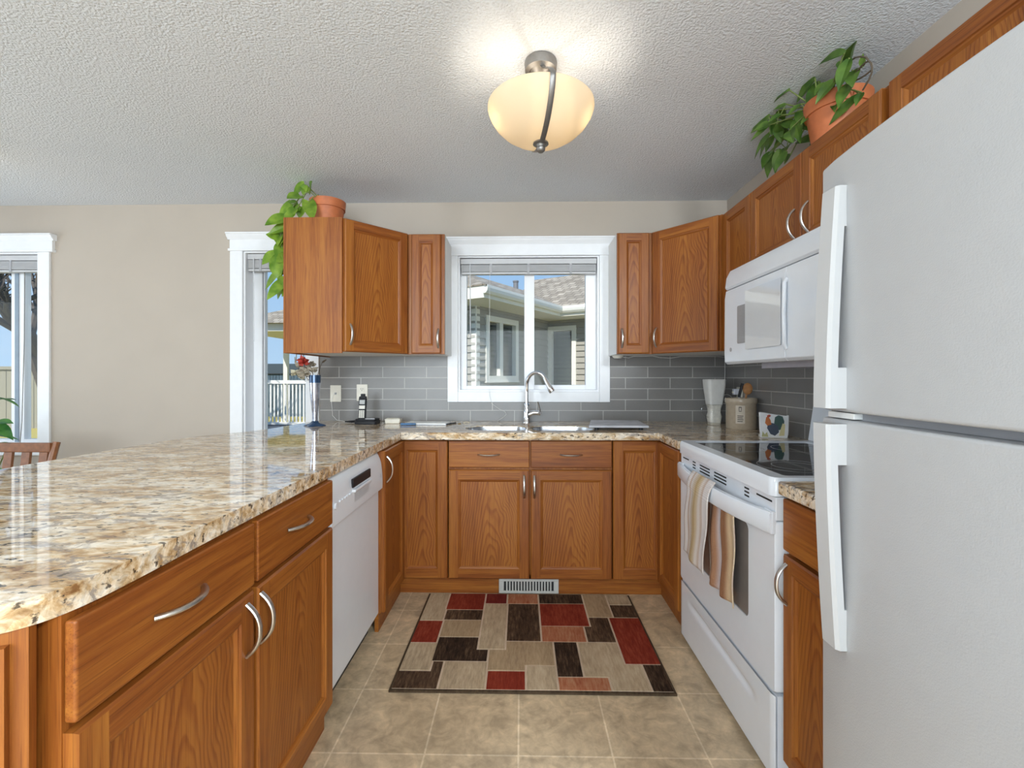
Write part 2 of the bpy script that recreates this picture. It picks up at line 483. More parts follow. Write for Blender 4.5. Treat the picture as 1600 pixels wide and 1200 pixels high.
TOWEL_B = towel_mat('towel_brown_stripe', [(0.0, (0.60, 0.46, 0.37)), (0.15, (0.32, 0.15, 0.08)), (0.30, (0.38, 0.19, 0.10)), (0.45, (0.62, 0.56, 0.58)), (0.55, (0.38, 0.18, 0.08)), (0.68, (0.25, 0.11, 0.05)), (0.80, (0.62, 0.45, 0.28)), (1.0, (0.66, 0.52, 0.36))], 1.0)

# ------------------------------------------------------------------ mesh helpers
class MB:
    def __init__(s):
        s.v, s.f, s.m = [], [], []
        s.uv = None
    def add(s, verts, faces, mi=0):
        o = len(s.v)
        s.v += [tuple(v) for v in verts]
        s.f += [tuple(i + o for i in f) for f in faces]
        s.m += [mi] * len(faces)
        return s
    def box(s, x0, x1, y0, y1, z0, z1, mi=0):
        if x0 > x1: x0, x1 = x1, x0
        if y0 > y1: y0, y1 = y1, y0
        if z0 > z1: z0, z1 = z1, z0
        v = [(x0, y0, z0), (x1, y0, z0), (x1, y1, z0), (x0, y1, z0), (x0, y0, z1), (x1, y0, z1), (x1, y1, z1), (x0, y1, z1)]
        return s.add(v, [(3, 2, 1, 0), (4, 5, 6, 7), (0, 1, 5, 4), (1, 2, 6, 5), (2, 3, 7, 6), (3, 0, 4, 7)], mi)
    def prism(s, poly, z0, z1, mi=0, axis='Z'):
        """closed polygon (counter-clockwise seen from +axis) pulled along an axis"""
        n = len(poly)
        def P(a, b, c):
            return {'Z': (a, b, c), 'Y': (a, c, b), 'X': (c, a, b)}[axis]
        v = [P(a, b, z0) for a, b in poly] + [P(a, b, z1) for a, b in poly]
        f = [tuple(range(n))[::-1], tuple(range(n, 2 * n))] + [(i, (i + 1) % n, n + (i + 1) % n, n + i) for i in range(n)]
        if axis == 'Y': f = [t[::-1] for t in f]
        return s.add(v, f, mi)
    def lathe(s, prof, n=32, c=(0, 0, 0), mi=0, closed=False, axis=None):
        v, f = [], []
        k = len(prof)
        for i in range(n):
            a = 2 * math.pi * i / n
            for r, z in prof:
                v.append(Vector((r * math.cos(a), r * math.sin(a), z)))
        for i in range(n):
            j = (i + 1) % n
            for q in range(k - 1):
                f.append((i * k + q, j * k + q, j * k + q + 1, i * k + q + 1))
            if closed: f.append((i * k + k - 1, j * k + k - 1, j * k, i * k))
        if axis is not None:
            q = Vector((0, 0, 1)).rotation_difference(Vector(axis))
            v = [q @ p for p in v]
        v = [p + Vector(c) for p in v]
        s.add(v, f, mi)
        return s
    def tube(s, pts, r, n=10, mi=0, cap=True, flat=None):
        pts = [Vector(p) for p in pts]
        rs = r if isinstance(r, (list, tuple)) else [r] * len(pts)
        v, f = [], []
        up = None
        for i, p in enumerate(pts):
            t = (pts[min(i + 1, len(pts) - 1)] - pts[max(i - 1, 0)]).normalized()
            if up is None:
                up = Vector((0, 0, 1)) if abs(t.z) < 0.9 else Vector((1, 0, 0))
                if flat and len(flat) > 2: up = Vector(flat[2])
            a = t.cross(up).normalized()
            b = a.cross(t).normalized()
            up = b
            fa, fb = (flat[0], flat[1]) if flat else (1, 1)
            for k in range(n):
                w = 2 * math.pi * k / n
                v.append(p + (a * math.cos(w) * fa + b * math.sin(w) * fb) * rs[i])
        for i in range(len(pts) - 1):
            for k in range(n):
                k2 = (k + 1) % n
                f.append((i * n + k, (i + 1) * n + k, (i + 1) * n + k2, i * n + k2))
        if cap:
            f.append(tuple(range(n)))
            f.append(tuple(range((len(pts) - 1) * n, len(pts) * n))[::-1])
        return s.add(v, f, mi)
    def grid(s, fn, nu, nv, mi=0):
        v = [fn(i / nu, j / nv) for i in range(nu + 1) for j in range(nv + 1)]
        f = [(i * (nv + 1) + j, (i + 1) * (nv + 1) + j, (i + 1) * (nv + 1) + j + 1, i * (nv + 1) + j + 1) for i in range(nu) for j in range(nv)]
        return s.add(v, f, mi)
    def ball(s, c, r, n=16, m=10, mi=0, sc=(1, 1, 1)):
        prof = [(max(1e-5, math.sin(math.pi * i / m)), -math.cos(math.pi * i / m)) for i in range(m + 1)]
        v, f = [], []
        k = m + 1
        for i in range(n):
            a = 2 * math.pi * i / n
            for rr, z in prof:
                v.append((c[0] + r * sc[0] * rr * math.cos(a), c[1] + r * sc[1] * rr * math.sin(a), c[2] + r * sc[2] * z))
        for i in range(n):
            j = (i + 1) % n
            for q in range(m):
                f.append((i * k + q, j * k + q, j * k + q + 1, i * k + q + 1))
        return s.add(v, f, mi)
    def build(s, name, mat, parent=None, bevel=0.0, smooth=True, origin=None, seg=2, fix=False):
        me = bpy.data.meshes.new(name)
        o0 = Vector(origin) if origin else Vector((0, 0, 0))
        me.from_pydata([Vector(v) - o0 for v in s.v], [], s.f)
        for m in (mat if isinstance(mat, (list, tuple)) else [mat]):
            me.materials.append(m)
        for p, mi in zip(me.polygons, s.m): p.material_index = mi
        if fix:
            bm = bmesh.new()
            bm.from_mesh(me)
            bmesh.ops.remove_doubles(bm, verts=bm.verts, dist=1e-6)
            bmesh.ops.recalc_face_normals(bm, faces=bm.faces)
            bm.to_mesh(me)
            bm.free()
        if s.uv:
            uvl = me.uv_layers.new(name='UVMap')
            for lp in me.loops: uvl.data[lp.index].uv = s.uv[lp.vertex_index]
        if smooth:
            me.polygons.foreach_set('use_smooth', [True] * len(me.polygons))
            me.set_sharp_from_angle(angle=R(38))
        me.update()
        o = bpy.data.objects.new(name, me)
        COL.objects.link(o)
        if parent is not None: o.parent = parent
        o.location = o0
        if bevel:
            b = o.modifiers.new('bevel', 'BEVEL')
            b.width = bevel
            b.segments = seg
            b.limit_method = 'ANGLE'
            b.angle_limit = R(40)
            b.harden_normals = smooth
        return o

def tag(o, label=None, cat=None, group=None, kind=None):
    if label: o['label'] = label
    if cat: o['category'] = cat
    if group: o['group'] = group
    if kind: o['kind'] = kind
    return o
def thing(name, label, cat, loc=(0, 0, 0), rz=0.0, group=None, kind=None):
    o = bpy.data.objects.new(name, None)
    o.empty_display_size = 0.1
    COL.objects.link(o)
    o.location = loc
    o.rotation_euler = (0, 0, rz)
    return tag(o, label, cat, group, kind)
def struct(name, mb, mat, parent=None, **kw):
    o = mb.build(name, mat, parent, **kw)
    if parent is None: o['kind'] = 'structure'
    return o
def arc_pull(c, length, out, vertical, r=0.0055, n=12):
    """points of a bow pull standing off a front face that looks along -Y"""
    pts = []
    for i in range(n + 1):
        t = -1 + 2 * i / n
        d = (1 - abs(t) ** 2.4) * out
        a = t * length / 2
        pts.append((c[0], c[1] - d, c[2] + a) if vertical else (c[0] + a, c[1] - d, c[2]))
    return pts

# ------------------------------------------------------------------ room shell
XR, XL, YR, ZC = 1.362, -5.3, -6.4, 2.436
struct('floor', MB().box(XL - .15, XR + .15, YR - .15, 0.15, -0.12, 0), FLOORM, smooth=False)
struct('ceiling', MB().box(XL - .15, XR + .15, YR - .15, 0.15, ZC, ZC + 0.15), CEIL, smooth=False)
WIN = [(-4.62, -3.458, 0.70, 2.105), (-1.998, -1.549, 0.70, 2.105), (-0.49, 0.486, 1.121, 2.063)]
b = MB()
xs = XL - .15
for x0, x1, z0, z1 in WIN:
    b.box(xs, x0, 0, 0.15, 0, ZC)
    b.box(x0, x1, 0, 0.15, 0, z0)
    b.box(x0, x1, 0, 0.15, z1, ZC)
    xs = x1
b.box(xs, XR + .15, 0, 0.15, 0, ZC)
struct('wall_back', b, WALL, smooth=False)
struct('wall_right', MB().box(XR, XR + .15, YR - .15, 0, 0, ZC), WALL, smooth=False)
b = MB()
b.box(XL - .15, XL, YR, -3.9, 0, ZC).box(XL - .15, XL, -0.5, 0, 0, ZC).box(XL - .15, XL, -3.9, -0.5, 0, 0.35).box(XL - .15, XL, -3.9, -0.5, 2.3, ZC)
struct('wall_left', b, WALL, smooth=False)
b = MB()
b.box(XL - .15, -2.9, YR - .15, YR, 0, ZC).box(1.1, XR, YR - .15, YR, 0, ZC).box(-2.9, 1.1, YR - .15, YR, 0, 0.45).box(-2.9, 1.1, YR - .15, YR, 2.34, ZC)
struct('wall_rear', b, WALL, smooth=False)
struct('baseboard_back', MB().box(-3.30, -2.10, -0.014, 0, 0, 0.10), WHITE, bevel=0.004)
struct('ground', MB().box(-40, 30, 0.3, 60, -0.35, -0.1), plain('dry_grass', (0.50, 0.40, 0.09), 0.95, var=0.5, scale=40, bmp=0.5, bscale=80), smooth=False)

def window(n, x0, x1, z0, z1, hx0, hx1, trim, panes, frame_y, label, mull=None, bottom=True, sill=False):
    """cased opening: casing, crowned header, jamb, vinyl frame and one glass per pane"""
    w = thing('window_%d' % n, label, 'window', (0, 0, 0), kind='structure')
    c = MB()
    zt = z1
    c.box(x0 - trim, x0, -0.018, 0, z0 - (trim if bottom else 0), zt)
    c.box(x1, x1 + trim, -0.018, 0, z0 - (trim if bottom else 0), zt)
    if bottom: c.box(x0, x1, -0.018, 0, z0 - trim, z0)
    c.build('casing', WHITE, w, bevel=0.003)
    h0 = zt
    hd = MB()
    hd.box(hx0, hx1, -0.030, 0, h0 - 0.004, h0 + 0.012)
    hd.box(hx0 + .008, hx1 - .008, -0.022, 0, h0 + 0.012, h0 + 0.082)
    # crown moulding
    prof = [(0, h0 + .075), (-.026, h0 + .075), (-.030, h0 + .085), (-.042, h0 + .095), (-.046, h0 + .108), (-.052, h0 + .110), (-.052, h0 + .120), (0, h0 + .120)]
    hd.prism([(y, z) for y, z in prof], hx0 - 0.006, hx1 + 0.006, axis='X')
    hd.build('header_moulding', WHITE, w, bevel=0.0015, fix=True)
    j = MB()
    j.box(x0, x0 + .012, 0, 0.15, z0, z1).box(x1 - .012, x1, 0, 0.15, z0, z1)
    j.box(x0 + .012, x1 - .012, 0, 0.15, z1 - .012, z1).box(x0 + .012, x1 - .012, 0, 0.15, z0, z0 + .012)
    j.build('jamb', WHITE, w)
    fy0, fy1 = frame_y
    f = MB()
    xa, xb, za, zb = x0 + .012, x1 - .012, z0 + .012, z1 - .012
    ps = sorted(panes)
    f.box(xa, ps[0][0], fy0, fy1, za, zb)
    f.box(ps[-1][1], xb, fy0, fy1, za, zb)
    for a, bb in zip(ps, ps[1:]): f.box(a[1], bb[0], fy0, fy1, za, zb)
    for p in ps:
        f.box(p[0], p[1], fy0, fy1, za, p[2]).box(p[0], p[1], fy0, fy1, p[3], zb)
    f.build('sash_frame', VINYL, w, bevel=0.002)
    for p in ps:
        MB().box(p[0] - .004, p[1] + .004, fy0 + 0.012, fy0 + 0.016, p[2] - .004, p[3] + .004).build('pane', GLASS, w, smooth=False)
    if sill:
        MB().box(x0 - trim - .01, x1 + trim + .01, -0.05, 0.0, z0 - .025, z0).build('sill', WHITE, w, bevel=0.004)
    return w
w1 = window(1, *WIN[0], -4.74, -3.338, 0.085, [(-4.50, -3.76, .77, 2.02), (-3.665, -3.47, .77, 2.02)], (0.085, 0.135), 'wide cased window at far left behind the dining chair', sill=True, bottom=False)
MB().box(-3.727, -3.700, 0.078, 0.084, 0.75, 2.03).build('weatherstrip', plain('weatherstrip_blue_grey', (0.25, 0.31, 0.38), 0.5), w1)
w2 = window(2, *WIN[1], -2.093, -1.454, 0.088, [(-1.905, -1.561, .77, 2.02)], (0.10, 0.14), 'narrow tall cased window left of the upper cabinet', sill=True, bottom=False)
MB().box(-1.92, -1.911, 0.092, 0.099, 0.75, 2.03).build('weatherstrip', GREYPL, w2)
w3 = window(3, *WIN[2], -0.588, 0.582, 0.072, [(-0.437, -0.030, 1.160, 2.02), (0.040, 0.400, 1.166, 2.02)], (0.055, 0.10), 'white double kitchen window above the sink')

def blind(x0, x1, z1, y, label, stack=0.052, wand=None, hang=0.0):
    t = thing('window_blind', label, 'blind', ((x0 + x1) / 2, y, z1))
    hw = (x1 - x0) / 2
    MB().box(-hw, hw, -0.022, 0.022, -0.038, 0).build('head_rail', GREYT, t, bevel=0.003)
    s = MB()
    n = 12
    for i in range(n):
        z = -0.044 - i * (stack / n)
        s.box(-hw + .006, hw - .006, -0.024, 0.024, z - stack / n * 0.62, z)
    s.build('slat_stack', GREYT, t)
    MB().box(-hw + .006, hw - .006, -0.022, 0.022, -0.046 - stack - .014, -0.046 - stack).build('bottom_rail', GREYT, t, bevel=0.002)
    for fx in (-0.55, 0.0, 0.62):
        MB().box(fx * hw - .008, fx * hw + .008, -0.0265, -0.0245, -0.062 - stack, -0.038).build('ladder_tape', GREYPL, t)
    if wand:
        MB().tube([(wand[0], -0.030, -0.03), (wand[0] + .002, -0.031, -wand[1])], 0.0032, 8).build('tilt_wand', plain('clear_wand', (0.62, 0.63, 0.65), 0.2), t)
    return t
KB = blind(-0.474, 0.470, 2.045, 0.026, 'raised white blind in the kitchen window above the sink', 0.048, wand=(-0.405, 0.55))
blind(-1.983, -1.564, 2.09, 0.04, 'raised white blind in the narrow window beside the hanging plant', 0.06, wand=(-0.16, 0.62))
LB = blind(-4.60, -3.474, 2.09, 0.04, 'raised white blind in the far left window', 0.06)
# lift cords
def cord(name, pts, r, mat, label, cat='cord', parent=None):
    if parent is not None: pts = [Vector(p) - Vector(parent.location) for p in pts]
    o = MB().tube(pts, r, 6).build(name, mat, parent)
    if parent is None: tag(o, label, cat)
    return o
CORDW = plain('white_cord', (0.70, 0.69, 0.66), 0.6)
cord('lift_cord', [(-0.27, 0.0, 1.99), (-0.272, -0.012, 1.5), (-0.27, -0.026, 1.10), (-0.255, -0.03, 1.04), (-0.20, -0.03, 1.0), (-0.165, -0.03, 0.985), (-0.155, -0.03, 0.965), (-0.175, -0.03, 0.945), (-0.215, -0.035, 0.9225)], 0.0012, CORDW, None, parent=KB)
cord('lift_cord', [(-3.60, 0.03, 1.99), (-3.603, 0.03, 1.5), (-3.62, 0.03, 0.9), (-3.635, 0.03, 0.735)], 0.0022, plain('dark_cord', (0.16, 0.15, 0.13), 0.7), None, parent=LB)

# backsplash tiles
ts = MB()
ts.box(-1.455, -0.562, -0.008, 0, 0.9175, 1.366).box(0.558, XR - .0005, -0.008, 0, 0.9175, 1.366).box(-0.562, 0.558, -0.008, 0, 0.9175, 1.048)
tag(ts.build('trim_1', TILE_B, smooth=False), 'grey subway tile backsplash below the kitchen window', kind='structure')
tag(MB().box(XR - .008, XR, -2.10, -0.0085, 0.9175, 1.70).build('trim_2', TILE_R, smooth=False), 'grey subway tile backsplash on the right wall behind the range', kind='structure')

# ------------------------------------------------------------------ cabinets
def panel_door(parent, x0, x1, z0, z1, y, name='door', w=0.054, t=0.02, flatp=True):
    """oak frame door looking along -Y: stiles and rails, bead sloping in to a recessed panel of its own"""
    m = MB()
    def ring(i, yy): return [(x0 + i, yy, z0 + i), (x1 - i, yy, z0 + i), (x1 - i, yy, z1 - i), (x0 + i, yy, z1 - i)]
    rs = [(0, y), (0, y - t + .005), (.005, y - t)]
    def band(a, b):
        va, vb = ring(*a), ring(*b)
        for k in range(4):
            k2 = (k + 1) % 4
            m.add([va[k], va[k2], vb[k2], vb[k]], [(0, 1, 2, 3)], 1 if k in (0, 2) else 0)
    band(rs[0], rs[1])
    band(rs[1], rs[2])
    yf = y - t
    a, c, i = x0 + .005, x1 - .005, w
    e, g = z0 + .005, z1 - .005
    m.add([(a, yf, e), (x0 + i, yf, e), (x0 + i, yf, g), (a, yf, g)], [(0, 1, 2, 3)], 0)
    m.add([(x1 - i, yf, e), (c, yf, e), (c, yf, g), (x1 - i, yf, g)], [(0, 1, 2, 3)], 0)
    m.add([(x0 + i, yf, e), (x1 - i, yf, e), (x1 - i, yf, z0 + i), (x0 + i, yf, z0 + i)], [(0, 1, 2, 3)], 1)
    m.add([(x0 + i, yf, z1 - i), (x1 - i, yf, z1 - i), (x1 - i, yf, g), (x0 + i, yf, g)], [(0, 1, 2, 3)], 1)
    band((i, yf), (i + .003, yf + .004))
    band((i + .003, yf + .004), (i + .007, yf + .005))
    band((i + .007, yf + .005), (i + .015, yf + .011))
    m.add(ring(0, y), [(3, 2, 1, 0)], 0)
    d = m.build(name, [OV, OH], parent, smooth=False)
    px, pz = (x0 + x1) / 2, (z0 + z1) / 2
    p = MB().box(x0 + i + .0145, x1 - i - .0145, yf + .0105, y - .001, z0 + i + .0145, z1 - i - .0145)
    p.build('panel', OP, d, smooth=False, origin=(px, y - .01, pz))
    return d
def pull(parent, c, length=0.118, out=0.03, vertical=True, r=0.0055):
    m = MB()
    pts = arc_pull(c, length, out, vertical)
    rr = [r * (0.75 + 0.45 * (1 - abs(-1 + 2 * i / 12) ** 2)) if False else r for i in range(13)]
    m.tube(pts, rr, 10, flat=(1.15, 0.8) if vertical else (1.15, 0.8))
    return m.build('handle', NICKEL, parent)
def drawer(parent, x0, x1, z0, z1, y, t=0.02, name='drawer'):
    m = MB()
    m.box(x0, x1, y - t, y, z0, z1)
    d = m.build(name, OH, parent, bevel=0.005, seg=2)
    return d
GAP = 0.003
ZT = 0.877   # underside of the granite

# --- sink base (faces -Y at y=-.60, doors proud to -.62)
YF = -0.600
def carcass(parent, x0, x1, z0, z1, d, mat=MELA, open_front=True):
    """box behind the doors with an oak face frame"""
    m = MB()
    m.box(x0, x1, 0.02, d, z0, z1)
    m.build('carcass', mat, parent, smooth=False)
    f = MB()
    s = 0.03
    f.box(x0, x0 + s, 0, 0.0199, z0, z1).box(x1 - s, x1, 0, 0.0199, z0, z1).box(x0 + s, x1 - s, 0, 0.0199, z0, z0 + s).box(x0 + s, x1 - s, 0, 0.0199, z1 - s, z1)
    return f.build('face_frame', OV, parent, smooth=False)
sb = thing('sink_base_cabinet', 'oak sink cabinet with two drawers fronts and two doors below the window', 'cabinet', (0, YF, 0))
m = MB()
m.box(-.462, -.452, 0.02, .585, .088, .845).box(.446, .456, 0.02, .585, .088, .845).box(-.452, .446, 0.02, .585, .088, .10).box(-.452, .446, .575, .585, .10, .845)
m.build('carcass', MELA, sb, smooth=False)
f = MB()
f.box(-.462, -.43, 0, .0199, .088, ZT).box(.424, .456, 0, .0199, .088, ZT).box(-.02, .012, 0, .0199, .088, ZT).box(-.43, -.02, 0, .0199, .68, .735).box(.012, .424, 0, .0199, .68, .735).box(-.43, -.02, 0, .0199, .845, ZT).box(.012, .424, 0, .0199, .845, ZT).box(-.43, .424, 0, .0199, .088, .11)
f.build('face_frame', OV, sb, smooth=False)
for x0, x1, hx in ((-.460, -.007, -.036), (.001, .452, .021)):
    dr = drawer(sb, x0, x1, .716, .866, 0)
    pull(dr, ((x0 + x1) / 2, -.02, .789), .118, .026, False)
    dd = panel_door(sb, x0, x1, .093, .703, 0)
    pull(dd, (hx, -.02, .61), .125, .028, True)
MB().box(-.765, .748, 0.012, .03, 0.0, .088).build('toe_kick', OH, sb, smooth=False)

reg = thing('floor_vent_register', 'pale metal heating vent in the toe kick under the sink', 'vent', (-0.010, YF + .0115, 0.044))
m = MB()
W2, H2 = .168, .041
m.box(-W2, W2, -.010, 0, -H2, -H2 + .014).box(-W2, W2, -.010, 0, H2 - .014, H2).box(-W2, -W2 + .028, -.010, 0, -H2 + .014, H2 - .014).box(W2 - .028, W2, -.010, 0, -H2 + .014, H2 - .014)
m.build('frame', plain('register_putty', (0.50, 0.49, 0.45), 0.4), reg, bevel=0.002)
n = 17
s_ = MB()
for i in range(n - 1):
    x = -W2 + .028 + (i + 1) * (2 * W2 - .056) / n
    s_.box(x - .004, x + .004, -.008, -.001, -H2 + .014, H2 - .014)
s_.build('louvers', MATS['register_putty'], reg)
MB().box(-W2 + .02, W2 - .02, -.0012, -.0002, -H2 + .01, H2 - .01).build('opening', BLACKGAP, reg)

# --- corner bases with two-leaf doors
XPF, XRF = -0.726, 0.722   # face-frame planes of the left and right runs
def corner_base(side):
    sgn = -1 if side == 'left' else 1
    xf = XPF if side == 'left' else XRF
    lab = 'oak corner base cabinet with two leaf door between sink and dishwasher' if side == 'left' else 'oak corner base cabinet with two leaf door between sink and range'
    t = thing('corner_base_cabinet', lab, 'cabinet', (0, YF, 0))
    yl = -0.395 if side == 'left' else -0.36   # local y of the far end of the side leaf
    xa, xb = (-.752, -.466) if side == 'left' else (.460, .748)
    # carcass: L shape behind both leaves
    m = MB()
    ex = xf - 0.02 if side == 'left' else xf + 0.02
    outx = -1.33 if side == 'left' else 1.355
    m.box(min(xa, xb), max(xa, xb), 0.021, .585, .088, ZT)
    m.box(min(ex, outx), max(ex, outx), yl, 0.585, .088, ZT)
    m.build('carcass', MELA, t, smooth=False)
    d1 = panel_door(t, xa, xb, .093, .868, 0, name='door')
    MB().box(min(xa, xb) , max(xa, xb), 0, .0205, .088, ZT).build('face_frame', OV, t, smooth=False)
    # side leaf, built in its own frame and turned to the run it belongs to
    a = thing('door_turn', None, None)
    bpy.data.objects.remove(a)
    ln = (-.02 - yl) - .004
    cx = xf
    m2 = MB()
    rot = Matrix.Rotation(R(90) if side == 'left' else R(-90), 4, 'Z')
    d2 = panel_door(t, -ln / 2, ln / 2, .093, .868, 0, name='door')
    d2.rotation_euler = (0, 0, R(90) if side == 'left' else R(-90))
    d2.location = (cx, (yl - .02) / 2, 0)
    MB().box(min(cx, ex), max(cx, ex), yl, -.001, .088, ZT).build('face_frame', OV, t, smooth=False)
    # toe kick of the return
    tx = xf - .012 if side == 'left' else xf + .012
    MB().box(min(tx, tx + sgn * .018), max(tx, tx + sgn * .018), yl, .011, 0, .088).build('toe_kick', OH, t, smooth=False)
    return t, d2, ln
cl_, leaf, ln = corner_base('left')
pull(leaf, (-ln / 2 + .03, -.02, .775), .125, .028, True)
corner_base('right')

# --- dishwasher in the peninsula (front looks along +X)
dw = thing('dishwasher', 'white built-in dishwasher in the peninsula', 'dishwasher', (-0.742, -1.296, 0), R(90))
hw = .297
MB().box(-hw, hw, .03, .58, .09, ZT - .004).build('tub', APPL, dw, smooth=False)
MB().box(-hw, hw, .045, .07, 0.0, .09).build('toe_panel', BLACKGAP, dw, smooth=False)
MB().box(-hw, hw, -.006, .0295, .092, .688).build('door_panel', APPL, dw, bevel=0.004)
def dwc(u, v):
    z = .692 + (.868 - .692) * v
    y = -.006 - .020 * math.sin(math.pi * min(1, (1 - v) * .55 + .05)) + .012 * max(0, v - .75) / .25
    return (-hw + 2 * hw * u, y, z)
cp = MB()
cp.grid(dwc, 2, 10)
prof = [dwc(0, j / 10)[1:] for j in range(11)] + [(.0295, .868), (.0295, .692)]
cp = MB().prism([(y, z) for y, z in prof[::-1]], -hw, hw, axis='X')
cpo = cp.build('control_panel', APPL, dw, fix=True, bevel=0.0015)
MB().box(-.095, .115, -.0285, -.020, .787, .822).build('display', DARKPL, cpo, bevel=0.001)
hg = MB()
hg.box(-.082, .10, -.0262, -.018, .722, .768)
hg.build('grip_recess', plain('appliance_recess_shade', (0.52, 0.54, 0.57), 0.4), cpo, bevel=0.008, seg=3)  # nearly flush block; the shade of the recess is put into its darker colour
MB().box(-.092, .11, -.036, -.020, .768, .780).build('grip_lip', APPL, cpo, bevel=0.003)
for i in range(5):
    MB().box(-.225 + i * .024, -.207 + i * .024, -.0285, -.022, .766, .774).build('button', APPL, cpo, bevel=0.002)
MB().lathe([(0.0001, -.0), (.011, 0), (.012, .008), (.0001, .009)], 20, (-.268, -.0255, .765), axis=(0, -1, 0)).build('dial', APPL, cpo)
MB().box(.262, .268, -.0262, -.022, .750, .768).build('logo', GREYPL, cpo)

# --- peninsula two drawer, two door cabinet (looks along +X)
pc = thing('peninsula_cabinet', 'oak peninsula cabinet with two drawers over two doors in the left foreground', 'cabinet', (XPF, -2.066, 0), R(90))
m = MB().box(-.464, .463, .02, .60, .088, ZT)
m.build('carcass', OV, pc, smooth=False)
f = MB()
f.box(-.464, -.43, 0, .0199, .088, ZT).box(.43, .463, 0, .0199, .088, ZT).box(-.02, .02, 0, .0199, .088, ZT).box(-.43, -.02, 0, .0199, .67, .73).box(.02, .43, 0, .0199, .67, .73).box(-.43, -.02, 0, .0199, .85, ZT).box(.02, .43, 0, .0199, .85, ZT).box(-.43, -.02, 0, .0199, .088, .11).box(.02, .43, 0, .0199, .088, .11)
f.build('face_frame', OV, pc, smooth=False)
for x0, x1, hx in ((-.462, -.008, -.041), (.006, .461, .018)):
    dr = drawer(pc, x0, x1, .716, .868, 0)
    pull(dr, ((x0 + x1) / 2 - .02, -.02, .797), .128, .030, False, .0062)
    dd = panel_door(pc, x0, x1, .093, .703, 0)
    pull(dd, (hx, -.02, .622), .125, .032, True, .0062)
MB().box(-.464, .463, .012, .03, 0, .088).build('toe_kick', OH, pc, smooth=False)
# angled end of the peninsula under the rounded granite
ep = MB()
ep.prism([(-.747, -2.545), (-.742, -2.560), (-.86, -2.612), (-1.05, -2.662), (-1.30, -2.682), (-1.33, -2.68), (-1.33, -2.5335), (-.760, -2.5335)][::-1], 0.0, ZT)
epo = ep.build('peninsula_end_panel', OV, smooth=False)
tag(epo, 'oak end of the peninsula under the rounded granite edge at far left', 'cabinet panel')
for (xa, ya), (xb, yb) in (((-.742, -2.560), (-.86, -2.612)),):
    dx, dy = xb - xa, yb - ya
    L_ = math.hypot(dx, dy)
    nx, ny = -dy / L_, dx / L_
    if ny > 0: nx, ny = -nx, -ny
    q = MB()
    for u0, u1 in ((0.02, .05), (.085, L_ - .004)):
        p0 = (xa + dx / L_ * u0, ya + dy / L_ * u0)
        p1 = (xa + dx / L_ * u1, ya + dy / L_ * u1)
        q.prism([(p0[0], p0[1]), (p1[0], p1[1]), (p1[0] + nx * .012, p1[1] + ny * .012), (p0[0] + nx * .012, p0[1] + ny * .012)][::-1], .09, ZT - .02)
    q.build('stile', OV, epo, smooth=False, fix=True)
struct('wall_peninsula', MB().box(-1.45, -1.335, -2.66, -0.001, 0, ZT), WALL, smooth=False)

# --- narrow right base between range and fridge (looks along -X)
rb = thing('narrow_base_cabinet', 'narrow oak base cabinet between the range and the fridge', 'cabinet', (0.738, -1.965, 0), R(-90))
carcass(rb, -.150, .140, .088, ZT, .60, OV)
dr = drawer(rb, -.149, .138, .716, .868, 0)
dd = panel_door(rb, -.149, .138, .093, .703, 0, w=.045)
pull(dd, (-.128, -.02, .622), .118, .03, True, .006)
MB().box(-.150, .140, .012, .03, 0, .088).build('toe_kick', OH, rb, smooth=False)

# --- wall cabinets
ZU0, ZU1 = 1.366, 2.121
def upper(name, label, loc, rz, x0, x1, depth, doors, z0=ZU0, z1=ZU1, sidemat=MELA, handles=(), hz=None, stile=0.03):
    t = thing(name, label, 'cabinet', (loc[0], loc[1], 0), rz)
    m = MB()
    m.box(x0, x1, .02, depth, z0, z1)
    m.build('carcass', sidemat, t, smooth=False)
    f = MB()
    f.box(x0, x0 + stile, 0, .0199, z0, z1).box(x1 - stile, x1, 0, .0199, z0, z1).box(x0 + stile, x1 - stile, 0, .0199, z0, z0 + .03).box(x0 + stile, x1 - stile, 0, .0199, z1 - .03, z1)
    if len(doors) > 1: f.box(doors[0][1] - .015, doors[1][0] + .015, 0, .0199, z0 + .03, z1 - .03)
    f.build('face_frame', OV, t, smooth=False)
    for i, (a, c) in enumerate(doors):
        d = panel_door(t, a, c, z0 + .004, z1 - .004, 0, w=.048)
        if i < len(handles) and handles[i] is not None:
            pull(d, (handles[i], -.02, z0 + .098 if hz is None else hz), .118, .028, True)
    return t
YU = -0.305
upper('wall_cabinet', 'narrow oak wall cabinet immediately left of the kitchen window', (-0.648, YU), 0, -.116, .114, .303, [(-.092, .092)], handles=[.077], stile=.045)
upper('wall_cabinet', 'narrow oak wall cabinet immediately right of the kitchen window', (0.656, YU), 0, -.110, .112, .303, [(-.104, .085)], handles=[-.084], stile=.045)
